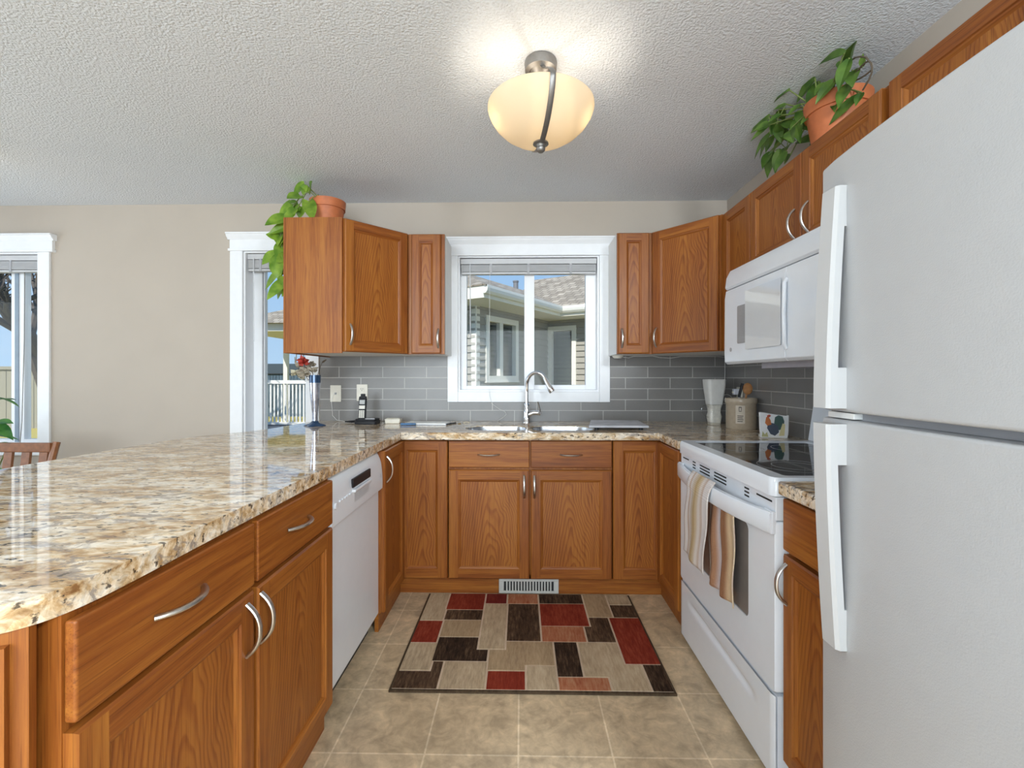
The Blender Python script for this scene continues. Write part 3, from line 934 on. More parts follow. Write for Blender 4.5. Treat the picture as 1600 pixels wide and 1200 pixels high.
def diagonal_upper(side):
    s = -1 if side == 'left' else 1
    cx, sx, fx = (-1.384, -1.060, -0.766) if side == 'left' else (XR - .003, 1.055, 0.770)
    lab = 'diagonal oak corner wall cabinet with oak end panel left of the sink' if side == 'left' else 'diagonal oak corner wall cabinet in the right corner'
    t = thing('diagonal_corner_cabinet', lab, 'cabinet', (cx, 0, 0))
    yb = -0.608 if side == 'left' else -0.625
    P = [(0, -.001), (0, yb), (sx - cx, yb), (fx - cx, YU), (fx - cx, -.001)]
    q = P if side == 'left' else P[::-1]
    mc = MB().prism(q, ZU0, ZU1)
    mc.m = [0] + [1] * (len(mc.f) - 1)
    mc.build('carcass', [MELA, OV], t, smooth=False)
    if side == 'left':
        e = MB()
        e.box(0, sx - cx - .001, yb - .012, yb - .0005, ZU0 - .008, ZU1 + .003)
        e.build('end_panel', OV, t, bevel=0.0015)
        MB().box(-.010, -.0005, yb - .012, -.002, ZU0 - .008, ZU1 + .003).build('side_panel', OV, t, smooth=False)
    a, b_ = Vector((sx - cx, yb)), Vector((fx - cx, YU))
    if side == 'right': a, b_ = b_, a
    mid = (a + b_) / 2
    L_ = (b_ - a).length
    ang = math.atan2(b_.y - a.y, b_.x - a.x)
    # door built facing -Y about its own middle, then turned 45 degrees
    d = panel_door(t, -L_ / 2 + .004, L_ / 2 - .012, ZU0 + .002, ZU1 - .002, 0, w=.05)
    d.location = (mid.x, mid.y, 0)
    d.rotation_euler = (0, 0, ang)
    pull(d, ((-L_ / 2 + .034), -.02, ZU0 + .10), .118, .028, True)
    if side == 'right': MB().box(sx - cx - .003, sx - cx + .0215, yb - .0022, yb + .012, ZU0, ZU1).build('filler_strip', OV, t, smooth=False)
    return t
diagonal_upper('left')
diagonal_upper('right')
XU = 1.075
upper('wall_cabinet', 'narrow oak wall cabinet between the right corner and the microwave', (XU, -.788), R(-90), -.160, .148, .284, [(-.150, .146)], stile=.03)
upper('over_range_cabinet', 'short two door oak cabinet above the microwave', (XU, -1.345), R(-90), -.407, .407, .284, [(-.403, -.003), (.003, .402)], z0=1.742, handles=[-.045, .045], hz=1.845)
upper('over_fridge_cabinet', 'two door oak cabinet above the fridge at top right', (XU, -2.215), R(-90), -.461, .461, .284, [(-.438, -.003), (.003, .438)], z0=1.80, handles=[-.04, .04], hz=1.88, stile=.045)
# under cabinet puck light and its cable
pk = thing('puck_light', 'white under cabinet puck light right of the window', 'light', (0.585, -0.14, ZU0))
MB().lathe([(.0001, -.020), (.028, -.018), (.036, -.008), (.036, -.0005), (.0001, -.0005)], 24).build('housing', CREAMPL, pk)
MB().lathe([(.0001, -.0215), (.022, -.0205), (.024, -.018)], 24).build('lens', PAPER, pk)
cord('puck_light_cable', [(0.621, -.14, 1.353), (0.66, -.12, 1.349), (0.70, -.1, 1.360), (0.83, -.08, 1.363), (0.88, -.06, 1.354), (0.96, -.05, 1.350), (1.03, -.05, 1.361), (1.28, -.04, 1.362), (1.335, -.03, 1.355), (1.338, -.022, 1.2), (1.338, -.022, 1.135)], 0.0022, CORDW, 'thin white cable running under the right wall cabinets to the corner outlet')

# ------------------------------------------------------------------ granite worktops
def slab(name, outer, holes, z0, z1, bev=0.006):
    bm = bmesh.new()
    for loop in [outer] + holes:
        vs = [bm.verts.new((x, y, z0)) for x, y in loop]
        for i in range(len(vs)): bm.edges.new((vs[i], vs[(i + 1) % len(vs)]))
    bmesh.ops.triangle_fill(bm, use_beauty=True, use_dissolve=False, edges=bm.edges[:])
    # keep faces inside the outline only
    ret = bmesh.ops.extrude_face_region(bm, geom=bm.faces[:])
    for e in ret['geom']:
        if isinstance(e, bmesh.types.BMVert): e.co.z = z1
    bmesh.ops.recalc_face_normals(bm, faces=bm.faces[:])
    me = bpy.data.meshes.new(name)
    bm.to_mesh(me)
    bm.free()
    me.materials.append(GRANITE)
    me.polygons.foreach_set('use_smooth', [True] * len(me.polygons))
    me.set_sharp_from_angle(angle=R(38))
    o = bpy.data.objects.new(name, me)
    COL.objects.link(o)
    b = o.modifiers.new('bevel', 'BEVEL')
    b.width = bev
    b.segments = 3
    b.limit_method = 'ANGLE'
    b.angle_limit = R(50)
    b.harden_normals = True
    return o
def rrect(x0, x1, y0, y1, r, n=6, rs=None):
    out = []
    rs = rs or (r, r, r, r)
    for (cx, cy, a0), rr in zip(((x1, y0, -90), (x1, y1, 0), (x0, y1, 90), (x0, y0, 180)), rs):
        sx = cx - rr if cx == x1 else cx + rr
        sy = cy - rr if cy == y0 and False else (cy + rr if cy == y0 else cy - rr)
        for i in range(n + 1):
            a = R(a0 + 90 * i / n)
            out.append((sx + rr * math.cos(a), sy + rr * math.sin(a)))
    return out
def spline(pts, n=5):
    out = []
    P = [Vector(p) for p in pts]
    for i in range(len(P) - 1):
        p0, p1, p2, p3 = P[max(i - 1, 0)], P[i], P[i + 1], P[min(i + 2, len(P) - 1)]
        for k in range(n):
            t = k / n
            out.append(0.5 * ((2 * p1) + (-p0 + p2) * t + (2 * p0 - 5 * p1 + 4 * p2 - p3) * t * t + (-p0 + 3 * p1 - 3 * p2 + p3) * t ** 3))
    out.append(P[-1])
    return [tuple(p) for p in out]
ZG = 0.917
bar = spline([(-.715, -2.30), (-.715, -2.44), (-.722, -2.515), (-.742, -2.562), (-.79, -2.60), (-.90, -2.652), (-1.10, -2.71), (-1.35, -2.73), (-1.60, -2.67), (-1.755, -2.50), (-1.80, -2.25), (-1.792, -1.70), (-1.775, -1.25), (-1.755, -.95), (-1.705, -.80), (-1.615, -.68), (-1.55, -.54), (-1.515, -.30), (-1.475, -.001)], 5)
outer = [(-.715, -.665)] + bar + [(XR - .001, -.001), (XR - .001, -.980), (.697, -.980), (.700, -.665)]
holes = [rrect(-.385, -.022, -.565, -.30, .11, rs=(.07, .07, .125, .125)), rrect(.012, .385, -.565, -.30, .11, rs=(.125, .125, .07, .07))]
wt = slab('granite_worktop', outer, holes, ZT + .0005, ZG)
tag(wt, 'speckled cream granite worktop of the peninsula and sink run', 'worktop')
wt2 = slab('granite_worktop', [(.706, -2.106), (XR - .001, -2.106), (XR - .001, -1.812), (.706, -1.812)], [], ZT + .0005, ZG)
tag(wt2, 'small granite worktop piece between the range and the fridge', 'worktop')

sk = thing('double_sink', 'undermount stainless double bowl sink below the window', 'sink', (0, 0, ZT))
for k, (h, nm) in enumerate(zip(holes, 'ab')):
    m = MB()
    cx = sum(p[0] for p in h) / len(h)
    cy = sum(p[1] for p in h) / len(h)
    nP = len(h)
    rings = []
    for sc, z in ((.992, .033), (.984, .0345), (.978, .030), (.975, -.02), (.95, -.14), (.86, -.168), (.4, -.175), (.12, -.178)):
        rings.append([(cx + (x - cx) * sc, cy + (y - cy) * sc, z) for x, y in h])
    v = [p for r_ in rings for p in r_]
    fc = [(i * nP + j, i * nP + (j + 1) % nP, (i + 1) * nP + (j + 1) % nP, (i + 1) * nP + j) for i in range(len(rings) - 1) for j in range(nP)]
    fc.append(tuple((len(rings) - 1) * nP + j for j in range(nP)))
    m.add(v, fc)
    bo = m.build('bowl', STEEL, sk)
    MB().lathe([(.0001, -.1765), (.03, -.1765), (.042, -.174), (.044, -.176)], 20, (cx, cy, 0)).build('drain', CHROME, bo)

# faucet
fa = thing('kitchen_faucet', 'chrome gooseneck pull-down kitchen faucet behind the sink', 'faucet', (-0.015, -0.105, ZG))
MB().lathe([(.0001, 0), (.030, 0), (.030, .006), (.026, .012), (.0245, .05), (.022, .085), (.017, .10), (.0155, .112), (.019, .115), (.019, .124), (.014, .128), (.0001, .128)], 24).build('body', CHROME, fa)
neck = [(0, 0, .12), (0, 0, .20), (.001, -.002, .262)]
for i in range(1, 13):
    a = math.pi * (1 - i / 12 * 0.86)
    rx = .062
    neck.append((.002 + rx + rx * math.cos(a), -.004 - .05 * (i / 12), .262 + .072 * math.sin(a)))
MB().tube(neck, .0125, 14).build('neck', CHROME, fa)
e = Vector(neck[-1])
dvec = (Vector(neck[-1]) - Vector(neck[-2])).normalized()
hp = [e - dvec * .005, e + dvec * .02, e + dvec * .06, e + dvec * .092, e + dvec * .10]
MB().tube(hp, [.013, .0145, .018, .0215, .018], 16).build('spray_head', CHROME, fa)
MB().tube([(.012, -.004, .055), (.045, -.008, .068), (.072, -.010, .066), (.092, -.010, .060)], [.018, .0165, .0155, .011], 14).build('valve', CHROME, fa)
MB().tube([(.086, -.010, .063), (.088, -.013, .085), (.080, -.02, .118), (.074, -.028, .142)], [.007, .0055, .0045, .005], 10).build('lever', CHROME, fa)

# ------------------------------------------------------------------ range
rg = thing('electric_range', 'white freestanding electric range with black glass cooktop', 'range', (0.700, -1.397, 0), R(-90))
H = .408
MB().box(-H + .003, H - .003, .045, .62, .06, .884).build('body', APPL, rg, smooth=False)
MB().box(-H + .03, H - .03, .07, .55, 0.0, .06).build('kick', BLACKGAP, rg, smooth=False)
# cooktop frame, raised lip, glass
ct = MB()
fr = rrect(-H, H, -.006, .635, .025, 5)
inn = rrect(-H + .042, H - .042, .052, .565, .012, 5)
nP = len(fr)
prof = [(fr, .868), (fr, .912), ([(x * .988, .3 + (y - .3) * .985) for x, y in fr], .924), (inn, .9225), (inn, .916)]
vv = [(x, y, z) for L_, z in prof for x, y in L_]
ff = [(i * nP + j, i * nP + (j + 1) % nP, (i + 1) * nP + (j + 1) % nP, (i + 1) * nP + j) for i in range(4) for j in range(nP)]
ff.append(tuple(range(nP))[::-1])
ct.add(vv, ff)
ctf = ct.build('cooktop_frame', APPL, rg)
g = MB()
g.prism(inn, .9165, .9195)
gl = g.build('cooktop_glass', CERAN, rg, smooth=False)
def ring(cx, cy, r, w=.0016):
    q = MB()
    q.lathe([(r - w, .9196), (r - w, .9199), (r + w, .9199), (r + w, .9196)], 56, (cx, cy, 0))
    return q
for cx, cy, rr in ((.195, .185, (.115, .07)), (-.19, .19, (.085,)), (-.19, .43, (.105,)), (.195, .43, (.085,))):
    for r_ in rr: ring(cx, cy, r_).build('burner_ring', RINGM, gl)
# control backguard at the wall
bgd = MB().prism([(.60, .9245), (.655, .9245), (.655, 1.09), (.625, 1.09)], -H, H, axis='X').build('backguard', APPL, rg, fix=True, bevel=.004)
for i in range(4): MB().lathe([(.0001, 0), (.022, 0), (.019, .02), (.0001, .022)], 18, (-.28 + i * .08 + (.24 if i > 1 else 0), .615, 1.0), axis=(0, -1, .15)).build('knob', APPL, bgd)
# vent band with black slots
vp = MB().box(-H + .002, H - .002, .006, .0445, .795, .8655).build('vent_band', APPL, rg, bevel=.003)
sl = MB()
def slot(x0, x1, z): sl.box(x0, x1, .0045, .008, z, z + .0052)
slot(-.375, -.305, .846)
for g0, g1 in ((-.255, -.225), (.215, .245)):
    for k in range(3): slot(g0, g1, .848 - k * .0125)
for g0, g1 in ((-.175, -.075), (-.03, .075)):
    for k in range(3): slot(g0, g1, .848 - k * .0125)
slot(.295, .385, .846)
sl.build('slots', BLACKGAP, vp, smooth=False)
# oven door with window
od = MB()
wx0, wx1, wz0, wz1 = -.315, .245, .42, .735
dfr = rrect(-H + .002, H - .002, .278, .793, .012, 5)
wfr = rrect(wx0, wx1, wz0, wz1, .022, 5)
n1 = len(dfr)
prof = [(dfr, .0445), (dfr, .010), ([(x * .992, .53 + (z - .53) * .99) for x, z in dfr], .0035), (wfr, .0035), (wfr, .0085)]
vv = [(x, y, z) for L_, y in prof for x, z in L_]
ff = [(i * n1 + j, i * n1 + (j + 1) % n1, (i + 1) * n1 + (j + 1) % n1, (i + 1) * n1 + j) for i in range(4) for j in range(n1)]
od.add(vv, ff)
odo = od.build('oven_door', APPL, rg, fix=True)
MB().prism(wfr, .0075, .012, axis='Y').build('oven_window', OVENGL, odo, smooth=False, fix=True)
# bowed handle bar across the top of the door
hb = MB()
def hsec(u):
    x = -H + .004 + (2 * H - .008) * u
    d = .012 + .036 * (1 - abs(2 * u - 1) ** 2.6)
    return x, d
K = 24
vv, ff = [], []
for i in range(K + 1):
    x, d = hsec(i / K)
    zc = .792 - .006 * (1 - abs(2 * i / K - 1) ** 2)
    hh = .034 if 0 < i < K else .034
    dz0 = .0335 if abs(2 * i / K - 1) < .86 else .0365
    for (yy, zz) in ((-d + .020, -dz0), (-d + .004, -dz0), (-d, -dz0 + .006), (-d, .022), (-d + .004, .028), (-d + .020, .028)):
        vv.append((x, yy, zc + zz))
for i in range(K):
    for k in range(6):
        ff.append((i * 6 + k, (i + 1) * 6 + k, (i + 1) * 6 + (k + 1) % 6, i * 6 + (k + 1) % 6))
ff += [tuple(range(6)), tuple(range(K * 6, K * 6 + 6))]
hb.add(vv, ff)
hb.box(-H + .003, -H + .05, -.004, .0034, .758, .822).box(H - .05, H - .003, -.004, .0034, .758, .822)
hb.build('oven_handle', APPL, odo, fix=True)
# storage drawer with scooped grip
dr_ = MB()
def dface(u, v):
    x = -H + .004 + (2 * H - .008) * u
    z = .020 + .250 * v
    gx = (x + .0) / .30
    gz = (z - (.198 - .006 * gx)) / .014
    sc = max(0, 1 - abs(gx) ** 6) * math.exp(-gz * gz)
    e = max(0, (abs(x) - H + .016) / .012) ** 2 * .006
    return (x, .001 + .010 * sc + e, z)
dr_.grid(dface, 60, 40)
dr_.box(-H + .004, H - .004, .012, .0445, .020, .270)
dr_.build('storage_drawer', APPL, rg, fix=False)

# dish towel draped over the oven handle
tw = thing('dish_towel', 'white gold and brown striped towel hung over the oven handle', 'towel', (0.700, -1.397, 0.792), R(-90))
def towel(name, x0t, x1t, x0b, x1b, zt, zb, y0, folds, mat, slant, amp=.006, over=False, ph=0.0):
    m = MB()
    nu, nv = 40, 34
    uv, vv = [], []
    for i in range(nu + 1):
        u = i / nu
        for j in range(nv + 1):
            v = j / nv
            xt = x0t + (x1t - x0t) * u
            xb = x0b + (x1b - x0b) * u
            k = v ** .8
            x = xt + (xb - xt) * k
            z = zt + (zb - zt) * v + slant * (u - .5) * v
            y = y0 + amp * (0.35 + v) * math.sin(folds * 2 * math.pi * u + ph) + .003 * math.sin(9 * v + 4 * u)
            if over and v < .16:
                a = (1 - v / .16) * math.pi * .62
                y = y0 + .0 + .016 * (1 - math.cos(a)) + amp * .3 * math.sin(folds * 2 * math.pi * u + ph)
                z = zt + .010 + .011 * math.sin(a) + (zb - zt) * .16 * (v / .16) ** 1.0 * 1.0
            vv.append((x, y, z))
            uv.append((u, v * abs(zt - zb) / max(.05, abs(x1t - x0t)) * .35))
    o0 = len(m.v)
    m.add(vv, [(i * (nv + 1) + j, (i + 1) * (nv + 1) + j, (i + 1) * (nv + 1) + j + 1, i * (nv + 1) + j + 1) for i in range(nu) for j in range(nv)])
    m.uv = uv
    o = m.build(name, mat, tw)
    s = o.modifiers.new('thick', 'SOLIDIFY')
    s.thickness = .004
    return o
towel('front_flap', -.135, .085, -.185, .02, .022, -.315, -.0575, 1.5, TOWEL_F, -.02, amp=.004, over=True)
towel('back_flap', .0, .215, -.02, .215, .004, -.355, -.024, 2.5, TOWEL_B, .0, amp=.007, ph=1.0)

# ------------------------------------------------------------------ microwave
mw = thing('microwave_oven', 'white over the range microwave under the short oak cabinet', 'microwave', (0.955, -1.345, 0), R(-90))
MH = .405
MB().box(-MH, MH, .03, .395, 1.292, 1.738).build('body', APPL, mw, bevel=.004)
MB().prism([(.0295, 1.642), (-.012, 1.642), (-.020, 1.652), (-.014, 1.70), (.004, 1.736), (.0295, 1.736)][::-1], -MH, MH, axis='X').build('vent_grille', APPL, mw, fix=True, bevel=.002)
dm = MB()
prof = [(.0295, 1.284), (-.010, 1.284), (-.022, 1.296), (-.024, 1.34), (-.022, 1.60), (-.016, 1.638), (.0295, 1.638)]
dm.prism(prof[::-1], -MH, .105, axis='X')
dmo = dm.build('door', APPL, mw, fix=True, bevel=.003)
MB().prism(rrect(-.265, .06, 1.375, 1.545, .008, 4), -.0275, -.0215, axis='Y').build('window_mesh', MICROGR, dmo, fix=True, smooth=False)
MB().prism(rrect(-.185, .088, 1.345, 1.60, .006, 4), -.0305, -.028, axis='Y').build('window_glass', MICROREFL, dmo, fix=True, smooth=False)  # covers only the bright reflection, which is painted into the pane's colour
MB().lathe([(.0001, 0), (.010, 0), (.0095, .002), (.0001, .0025)], 20, (-.335, -.0235, 1.352), axis=(0, -1, 0)).build('badge', GREYPL, dmo)
MB().prism(prof[::-1], .1065, MH, axis='X').build('control_panel', APPL, mw, fix=True, bevel=.003)
MB().tube([(.118, -.024, 1.33), (.119, -.032, 1.345), (.119, -.035, 1.46), (.119, -.032, 1.575), (.118, -.022, 1.59)], .008, 10).build('handle', APPL, mw)
MB().prism([(-.2, .05), (.3, .05), (.28, .33), (-.15, .33)], 1.262, 1.2915).build('underside_filter', plain('microwave_underside', (0.42, 0.40, 0.44), 0.5), mw, smooth=False)

# ------------------------------------------------------------------ fridge
fg = thing('refrigerator', 'white top freezer refrigerator at right foreground', 'refrigerator', (0.62, -2.528, 0), R(-90))
FH = .410
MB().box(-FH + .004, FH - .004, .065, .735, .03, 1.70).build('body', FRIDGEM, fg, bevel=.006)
MB().box(-FH + .02, FH - .02, .09, .6, 0, .03).build('base_grille', GREYPL, fg)
def fdoor(name, z0, z1):
    pts = []
    n = 16
    for i in range(n + 1):
        u = -1 + 2 * i / n
        pts.append((FH * u, .014 - .024 * (1 - u * u) if abs(u) < 1 else .018))
    poly = pts + [(FH, .060), (-FH, .060)]
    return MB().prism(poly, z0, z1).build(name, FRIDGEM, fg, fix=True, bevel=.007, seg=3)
fz = fdoor('freezer_door', 1.152, 1.700)
fd = fdoor('fridge_door', .075, 1.135)
MB().box(-FH + .015, FH - .01, .03, .064, 1.1355, 1.1515).build('door_gasket', GREYPL, fg)
MB().box(-FH + .03, -FH + .11, .012, .045, 1.137, 1.150).build('hinge_cap', PAPER, fg, bevel=.002)
def fhandle(parent, za, zb):
    """za: end near the door split (stands out most), zb: far end that meets the door"""
    m = MB()
    K = 20
    vv, ff = [], []
    x0, x1 = -.362, -.308
    for i in range(K + 1):
        t = i / K
        z = za + (zb - za) * t
        d = .046 - .020 * t ** 1.6
        th = .020
        sh = -.002 + .0 * t
        w = 1 - .1 * t
        for (xx, dd) in ((x0, d - th), (x0, d - .006), (x0 + .007, d), (x1 - .007, d), (x1, d - .006), (x1, d - th)):
            vv.append((xx, .010 - dd, z))
    for i in range(K):
        for k in range(6):
            ff.append((i * 6 + k, (i + 1) * 6 + k, (i + 1) * 6 + (k + 1) % 6, i * 6 + (k + 1) % 6))
    ff += [tuple(range(6)), tuple(range(K * 6, K * 6 + 6))]
    m.add(vv, ff)
    s = 1 if zb > za else -1
    m.box(x0 + .004, x1 - .001, -.018, .016, za, za + s * .085)
    m.box(x0 + .004, x1 - .001, -.006, .016, zb - s * .085, zb)
    return m.build('handle', FHANDLE, parent, fix=True)
fhandle(fz, 1.160, 1.625)
fhandle(fd, 1.127, .655)

# ------------------------------------------------------------------ floor rug
rugm = MB()
X0, X1, Y0, Y1, ZB = -.568, .545, -1.415, -.618, .0085
rugm.box(X0, X1, Y0, Y1, 0.001, ZB, 0)
keys = ['edge', 'cream', 'beige', 'tan', 'brown', 'dark', 'red', 'red2', 'salmon']
rugm.box(X0 + .010, X1 - .010, Y0 + .012, Y1 - .004, ZB, ZB + .0012, 1)
XA, XB, YA, YB = X0 + .010, X1 - .010, Y0 + .012, Y1 - .004
G_ = .0045
CNT = [0]
def blk(k, x0, x1, y0, y1):
    CNT[0] += 1
    """pile block; edges at the rug border stay flush, the others leave the cream line"""
    x0 = XA if x0 <= XA + .002 else x0 + G_
    x1 = XB if x1 >= XB - .002 else x1 - G_
    y0 = YA if y0 <= YA + .002 else y0 + G_
    y1 = YB if y1 >= YB - .002 else y1 - G_
    rugm.box(x0, x1, y0, y1, ZB + .0013, ZB + .0032 + CNT[0] * 2e-5, keys.index(k))
def poly(k, pts):
    rugm.prism(pts, ZB + .0013, ZB + .0032, keys.index(k))
L9, R9 = -9, 9
for k, x0, x1, y0, y1 in [
    ('beige', L9, -.448, -.795, R9), ('beige', L9, -.442, -.906, -.786), ('red', -.448, -.247, -.797, R9), ('brown', -.442, -.247, -.898, -.797),
    ('red', L9, -.438, -1.096, -.906), ('tan', -.438, -.247, -1.048, -.898), ('dark', -.438, -.247, -1.152, -1.048), ('dark', -.438, -.197, -1.231, -1.143),
    ('beige', L9, -.430, -1.296, -1.096), ('brown', L9, -.380, R9 * -1, -1.296), ('brown', -.430, -.380, -1.305, -1.231), ('beige', -.380, -.194, -9, -1.231),
    ('red2', -.247, -.128, -.730, R9), ('beige', -.247, -.124, -1.143, -.730), ('salmon', -.128, .041, -.730, R9), ('brown', -.124, .041, -1.078, -.730),
    ('tan', -.124, .092, -1.152, -1.078), ('tan', -.197, -.034, -1.291, -1.143), ('tan', -.043, .092, -1.255, -1.143), ('red', -.194, -.034, -9, -1.291),
    ('dark', .041, .283, -.726, R9), ('red', .041, .283, -.947, -.726), ('salmon', .041, .250, -1.080, -.947), ('tan', .283, .412, -.863, R9),
    ('beige', .412, R9, -.734, R9), ('brown', .412, R9, -.863, -.734), ('brown', .283, .385, -.956, -.863), ('brown', .250, .385, -1.080, -.947),
    ('red', .385, R9, -1.238, -.863), ('dark', .092, .202, -1.326, -1.080), ('beige', .202, .385, -1.326, -1.080), ('beige', .300, .455, -9, -1.238),
    ('salmon', .092, .300, -9, -1.326), ('dark', .455, R9, -9, -1.238), ('beige', -.034, .092, -9, -1.255)]:
    blk(k, x0, x1, y0, y1)
rg_ = rugm.build('area_rug', [RUG[k] for k in keys], smooth=False)
tag(rg_, 'red brown and beige block patterned rug on the floor before the sink', 'rug')

# ------------------------------------------------------------------ ceiling lamp
def semi_flush(label, x_, y_, energy):
    lp = thing('ceiling_lamp', label, 'lamp', (x_, y_, ZC))
    zb = 2.262 - ZC
    MB().lathe([(.0001, -.001), (.061, -.001), (.063, -.010), (.060, -.036), (.045, -.044), (.040, -.040), (.034, -.046), (.022, -.058), (.0001, -.060)], 36).build('canopy', LAMPMET, lp)
    MB().tube([(0, 0, -.055), (0, 0, zb - .13)], .009, 12).build('stem', LAMPMET, lp)
    bowlp = [(.203, zb), (.2035, zb - .012), (.196, zb - .035), (.178, zb - .064), (.150, zb - .092), (.115, zb - .115), (.075, zb - .130), (.035, zb - .137), (.012, zb - .138)]
    inner = [(r - .004 if r > .02 else r, z + .004) for r, z in bowlp]
    MB().lathe(bowlp + inner[::-1], 48, closed=True).build('glass_bowl', LAMPGL, lp)
    MB().lathe([(.0001, zb - .1385), (.029, zb - .1385), (.030, zb - .144), (.018, zb - .147), (.014, zb - .155), (.0175, zb - .160), (.016, zb - .168), (.010, zb - .174), (.0001, zb - .176)], 24).build('finial', LAMPMET, lp)
    for k in range(2):
        a = math.atan2(-.215, .034) + k * math.pi
        dx, dy = math.cos(a), math.sin(a)
        pr_ = [(.030, -.028), (.050, -.052), (.085, -.080), (.135, -.112), (.185, -.148), (.210, -.176), (.207, -.200), (.190, -.232), (.160, -.262), (.120, -.288), (.070, -.308), (.030, -.317), (.012, -.320)]
        sp = spline(pr_, 3)
        m = MB()
        m.tube([(dx * r_, dy * r_, z) for r_, z in sp], .010, 8, flat=(1.0, .28, (0, 0, 1)) )
        m.build('strap', LAMPMET, lp)
    for k in range(2):
        sx = -.150 + k * .295
        MB().ball((sx, .0, zb - .034), .022, 14, 10, sc=(1, 1, 1.2)).build('bulb', BULB, lp)
        l = bpy.data.lights.new('lamp_bulb_light', 'POINT')
        l.energy = energy
        l.color = (1.0, 0.90, 0.76)
        l.shadow_soft_size = .012
        lo = bpy.data.objects.new('lamp_bulb_light', l)
        COL.objects.link(lo)
        lo.parent = lp
        lo.location = (sx, -.045, zb - .045)
semi_flush('lit semi-flush ceiling lamp with cream glass bowl over the kitchen', 0.022, -1.42, 0.85)
semi_flush('added unseen ceiling lamp beyond the left edge, lighting the ceiling there', -3.30, -1.05, 3.2)  # out-of-view lamp added to brighten the left part of the ceiling

# ------------------------------------------------------------------ plants
def leaf(m, a, b, wide, fold=.25, droop=.15, heart=True, up=None, mi=0):
    """one blade from its base a to its tip b"""
    a, b = Vector(a), Vector(b)
    L_ = (b - a).length
    t = (b - a).normalized()
    n = up if up else Vector((random.uniform(-.4, .4), -1, random.uniform(.1, .7)))
    s = t.cross(Vector(n)).normalized()
    n = s.cross(t).normalized()
    NV = 8
    vv = []
    for j in range(NV + 1):
        v = j / NV
        if heart: wd = wide * (math.sin(math.pi * min(1, v * .86 + .14)) ** .75) * (1.06 - v * .45)
        else: wd = wide * math.sin(math.pi * (v * .93 + .07) ** .8) ** 1.0
        if j == NV: wd = .0008
        c = a + t * (L_ * v) - n * (droop * L_ * (v - .4) ** 2)
        back = -.10 * L_ * (1 - v) ** 4 if heart else 0
        for q in (-1, -.5, 0, .5, 1):
            vv.append(c + s * (q * wd) + n * (abs(q) * wd * fold - .02 * wd) + t * (back * abs(q)))
    ff = []
    for j in range(NV):
        for q in range(4):
            ff.append((j * 5 + q, j * 5 + q + 1, (j + 1) * 5 + q + 1, (j + 1) * 5 + q))
    m.add(vv, ff, mi)
def pot(parent, R0, R1, h, mats=True):
    MB().lathe([(.0001, 0), (R0, 0), (R1 * .93, h * .72), (R1 * .94, h * .74), (R1, h * .745), (R1 * 1.04, h), (R1 * .97, h), (R1 * .92, h * .9), (.0001, h * .88)], 40).build('pot', TERRA, parent)
    MB().lathe([(.0001, h * .885), (R1 * .5, h * .89), (R1 * .915, h * .8805 + .004)], 24).build('soil', SOIL, parent)
LP = [((-1.4, -0.373, 2.408), (-1.459, -0.366, 2.356)), ((-1.374, -0.399, 2.39), (-1.391, -0.392, 2.345)), ((-1.358, -0.388, 2.367), (-1.4, -0.401, 2.383)), ((-1.352, -0.372, 2.377), (-1.321, -0.431, 2.401)), ((-1.41, -0.409, 2.332), (-1.442, -0.469, 2.295)), ((-1.428, -0.429, 2.283), (-1.468, -0.424, 2.289)), ((-1.47, -0.4, 2.274), (-1.537, -0.392, 2.188)), ((-1.422, -0.44, 2.232), (-1.447, -0.459, 2.185)), ((-1.401, -0.399, 2.26), (-1.408, -0.4, 2.202)), ((-1.327, -0.456, 2.272), (-1.283, -0.507, 2.164)), ((-1.49, -0.429, 2.182), (-1.561, -0.486, 2.133)), ((-1.555, -0.37, 2.14), (-1.553, -0.387, 2.052)), ((-1.539, -0.414, 2.078), (-1.586, -0.44, 2.084)), ((-1.514, -0.396, 2.077), (-1.515, -0.427, 2.027)), ((-1.51, -0.404, 2.033), (-1.53, -0.437, 1.956)), ((-1.579, -0.366, 1.982), (-1.638, -0.391, 1.924)), ((-1.503, -0.417, 1.948), (-1.556, -0.457, 1.911)), ((-1.534, -0.436, 1.916), (-1.521, -0.447, 1.829)), ((-1.549, -0.362, 1.92), (-1.538, -0.389, 1.838)), ((-1.55, -0.405, 1.855), (-1.618, -0.396, 1.775)), ((-1.509, -0.418, 1.797), (-1.575, -0.449, 1.704)), ((-1.478, -0.458, 1.823), (-1.471, -0.491, 1.776))]
pl = thing('potted_pothos', 'trailing pothos in terracotta pot on top of the left corner cabinet', 'plant', (-1.262, -0.335, ZU1))
pot(pl, .078, .104, .195)
o0 = Vector(pl.location)
m = MB()
for a, b_ in LP:
    a, b_ = Vector(a) - o0, Vector(b_) - o0
    mid = (a + b_) / 2
    a2 = mid + (a - mid) * 1.25
    b2 = mid + (b_ - mid) * 1.3
    leaf(m, a2, b2, min(.046, (b2 - a2).length * .44), fold=random.uniform(.1, .4))
    if a.x < -.15:
        off = Vector((random.uniform(-.03, .05), random.uniform(-.03, .05), random.uniform(-.05, .03)))
        leaf(m, a2 + off, b2 + off + Vector((random.uniform(-.02, .05), .0, random.uniform(-.03, .02))), min(.038, (b2 - a2).length * .40), fold=random.uniform(.1, .4))
m.build('foliage', LEAF1, pl)
m = MB()
m.tube([Vector(p) - o0 for p in [(-1.29, -.36, 2.30), (-1.345, -.40, 2.36), (-1.40, -.41, 2.32), (-1.44, -.42, 2.26), (-1.50, -.42, 2.20), (-1.52, -.41, 2.10), (-1.51, -.41, 2.00), (-1.53, -.41, 1.92), (-1.53, -.41, 1.84), (-1.50, -.43, 1.80)]], .0035, 6)
